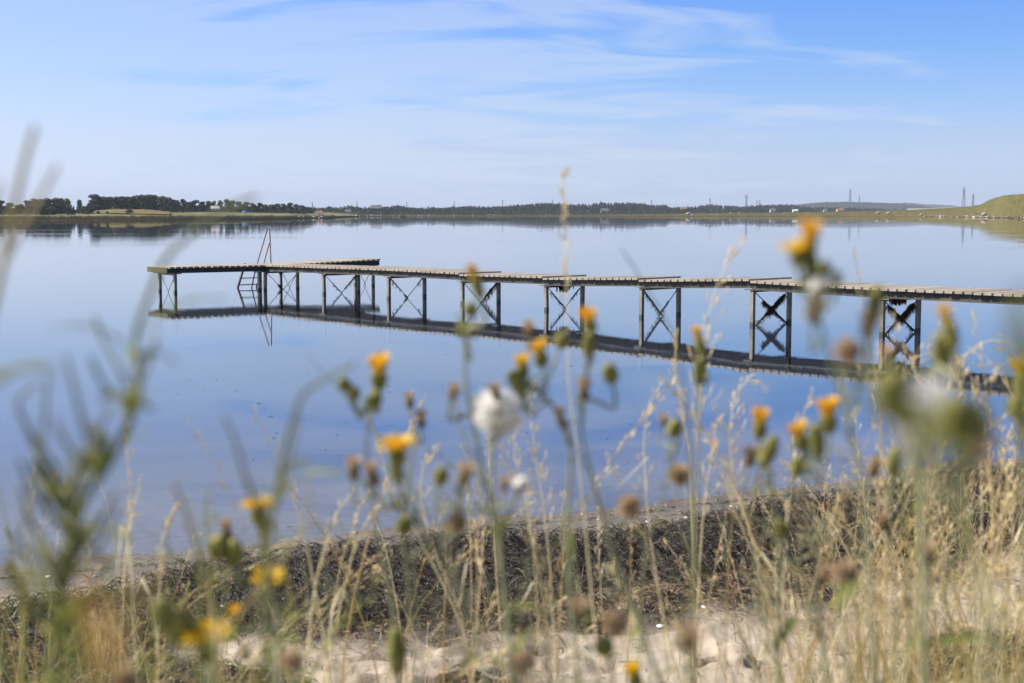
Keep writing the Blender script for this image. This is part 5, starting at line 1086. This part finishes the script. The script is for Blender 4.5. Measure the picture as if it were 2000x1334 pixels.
for k, (x, y) in enumerate([(1938, 664), (1985, 700), (1890, 690), (1840, 705), (1800, 690)]):
    w = ['highest', 'rightmost', 'middle', 'fourth', 'leftmost'][k]
    st('%s of the arching pale grass heads before the jetty reflection at the right' % w, 3.2, [(x-70+20*k, y+70), (x-50+8*k, y+25), (x, y), (x+45, y+15), (x+85, y+80), (x+115, y+170), (x+140, y+330), (x+120, y+520)], 44, 0.03, 0.013, 0.45, 0.0016)
def mass(name, label, X, Y, hmin, hmax, mat, lean, heads=0.6, r0=0.0011, nseed=4, seed=0):
    r = np.random.default_rng(seed); n = len(X); Z = ground_z(X, Y)-0.02; H = r.uniform(hmin, hmax, n); a = r.uniform(0, 2*PI, n); b = r.uniform(0.1, 1.0, n)*lean
    K = 8; u = np.linspace(1, 0, K); P = []
    for t in u:
        k = b*H*(0.35*t + 0.65*t**2.6); P.append(np.stack([X+np.cos(a)*k + 0.02*H*t*np.sin(a*5+t*4), Y+np.sin(a)*k, Z+H*(t - 0.25*b*t**3)], -1))
    P = np.stack(P, 1); R = (r0*r.uniform(0.6, 1.3, n))[:, None]*np.linspace(0.3, 1.1, K)[None]
    V, Q = tubes(P, R, 3); mb = MB().add(V, Q); S_ = []
    for i in range(n):
        if r.random() < heads: S_ += panicle(P[i], r, int(nseed*r.uniform(0.5, 1.6)), None, 0.02, 0.010, 0.32)
    if S_:
        A = np.array(S_); V, Q = tubes(A, np.tile(np.array([0.0002, 0.0003, 0.0006, 0.0016, 0.0004]), (len(A), 1)), 3); mb.add(V, Q)
    o = mb.build(name, M_[mat], None, True); tag(o, label, 'grass', kind='stuff')
def gpos(n, f, Ya, Yb, pa=-150, pb=2200):
    Y = rng.uniform(Ya, Yb, n*6); px = rng.uniform(pa, pb, n*6); X = (px-1000)/F*Y; k = f(px, Y) > rng.random(n*6); return X[k][:n], Y[k][:n]
dens_r = lambda px, Y: (0.11 + 0.87*smooth(1350, 1800, px))*(1-0.5*smooth(1150, 1400, px)*(1-smooth(1400, 1500, px))) + 0.18*(1-smooth(150, 650, px))*(Y < 4.2)
X, Y = gpos(210, dens_r, 2.6, 5.8); mass('dry_grass', 'dry straw coloured grass covering the bank in the foreground', X, Y, 0.35, 0.8, 'straw', 0.8, 0.75, 0.0022, 14, 1)
X, Y = gpos(280, lambda px, Y: smooth(1430, 1800, px)+0.03, 4.6, 9.6); mass('dry_grass', 'tangled dry grass in front of the seaweed at the right', X, Y, 0.35, 0.85, 'straw', 0.9, 0.7, 0.0019, 12, 2)
X, Y = gpos(1000, lambda px, Y: 0.1+0.8*smooth(1450, 1900, px)+0.6*(1-smooth(100, 600, px)), 3.0, 7.8); mass('green_grass', 'short green grass blades among the straw', X, Y, 0.08, 0.32, 'straw_green', 0.9, 0.0, 0.0018, 0, 3)
X, Y = gpos(130, lambda px, Y: 0.4 + 0*px, 1.9, 3.4); mass('bank_grass', 'blurred straw grass tips along the bottom of the photo', X, Y, 0.12, 0.42, 'straw', 0.7, 0.5, 0.0014, 10, 4)
X, Y = gpos(150, lambda px, Y: 0.08+0.92*smooth(1450, 1900, px)+0.35*(1-smooth(100, 600, px)), 4.5, 8.0); mass('matted_straw', 'low matted straw lying over the sand', X, Y, 0.10, 0.35, 'straw', 1.6, 0.2, 0.0017, 8, 5)

X, Y = gpos(95, lambda px, Y: (1-smooth(350, 700, px))+0.5*smooth(1500, 1900, px), 1.25, 2.1, -80, 2100); mass('green_grass', 'blurred yellow green grass growing close to the camera', X, Y, 0.22, 0.45, 'straw_green', 0.6, 0.3, 0.0019, 12, 6)
X, Y = gpos(90, lambda px, Y: smooth(1350, 1850, px)*0.9+0.08, 2.8, 4.6, 500, 2100); mass('tall_straw', 'tall bright straw stalks with loose seed heads rising at the right', X, Y, 0.7, 1.12, 'straw', 0.55, 1.0, 0.0026, 26, 7)

X, Y = gpos(50, lambda px, Y: smooth(500, 900, px)*0.8, 1.35, 2.3, 500, 2100); mass('green_stems', 'thin green weed stems tangled among the flowers at centre and right', X, Y, 0.28, 0.62, 'stem', 0.6, 0.6, 0.0013, 14, 8)
def floaters():
    n = 110; px = rng.uniform(300, 1250, n); py = rng.normal(790, 75, n); P = []
    for a, b in zip(px, py): x, y = ground(a, b, 0.0); P.append((x, y))
    P = np.array(P); a = rng.uniform(0, 6.28, n); L_ = rng.uniform(0.004, 0.022, n)*np.where(rng.random(n) < 0.1, 2.5, 1); d = np.stack([np.cos(a), np.sin(a)*1.0], -1)*L_[:, None]
    Q3 = np.stack([np.c_[P-d, np.full(n, 0.001)], np.c_[P, np.full(n, 0.006)], np.c_[P+d, np.full(n, 0.001)]], 1)
    V, Q = tubes(Q3, np.tile([0.0015, 0.003, 0.001], (n, 1))); tag(link('floating_weed', mesh_np('floating_weed', V, Q, M_['weedhang'])), 'dark bits of weed floating on the calm water', 'seaweed', kind='stuff')
floaters()
# ------------------------------------------------------------------ air
def haze():
    m, nt, N, L = new_mat('thin_air'); out = N('ShaderNodeOutputMaterial'); v = N('ShaderNodeVolumePrincipled')
    v.inputs['Color'].default_value = (0.72, 0.82, 1.0, 1); v.inputs['Density'].default_value = 0.00008; v.inputs['Anisotropy'].default_value = 0.0
    L(v.outputs[0], out.inputs['Volume'])
    mb = MB(); mb.box((0, 5500, 58), ((1, 0, 0), (0, 1, 0), (0, 0, 1)), (13000, 9600, 63)); o = mb.build('haze', m); tag(o, kind='stuff')
haze()
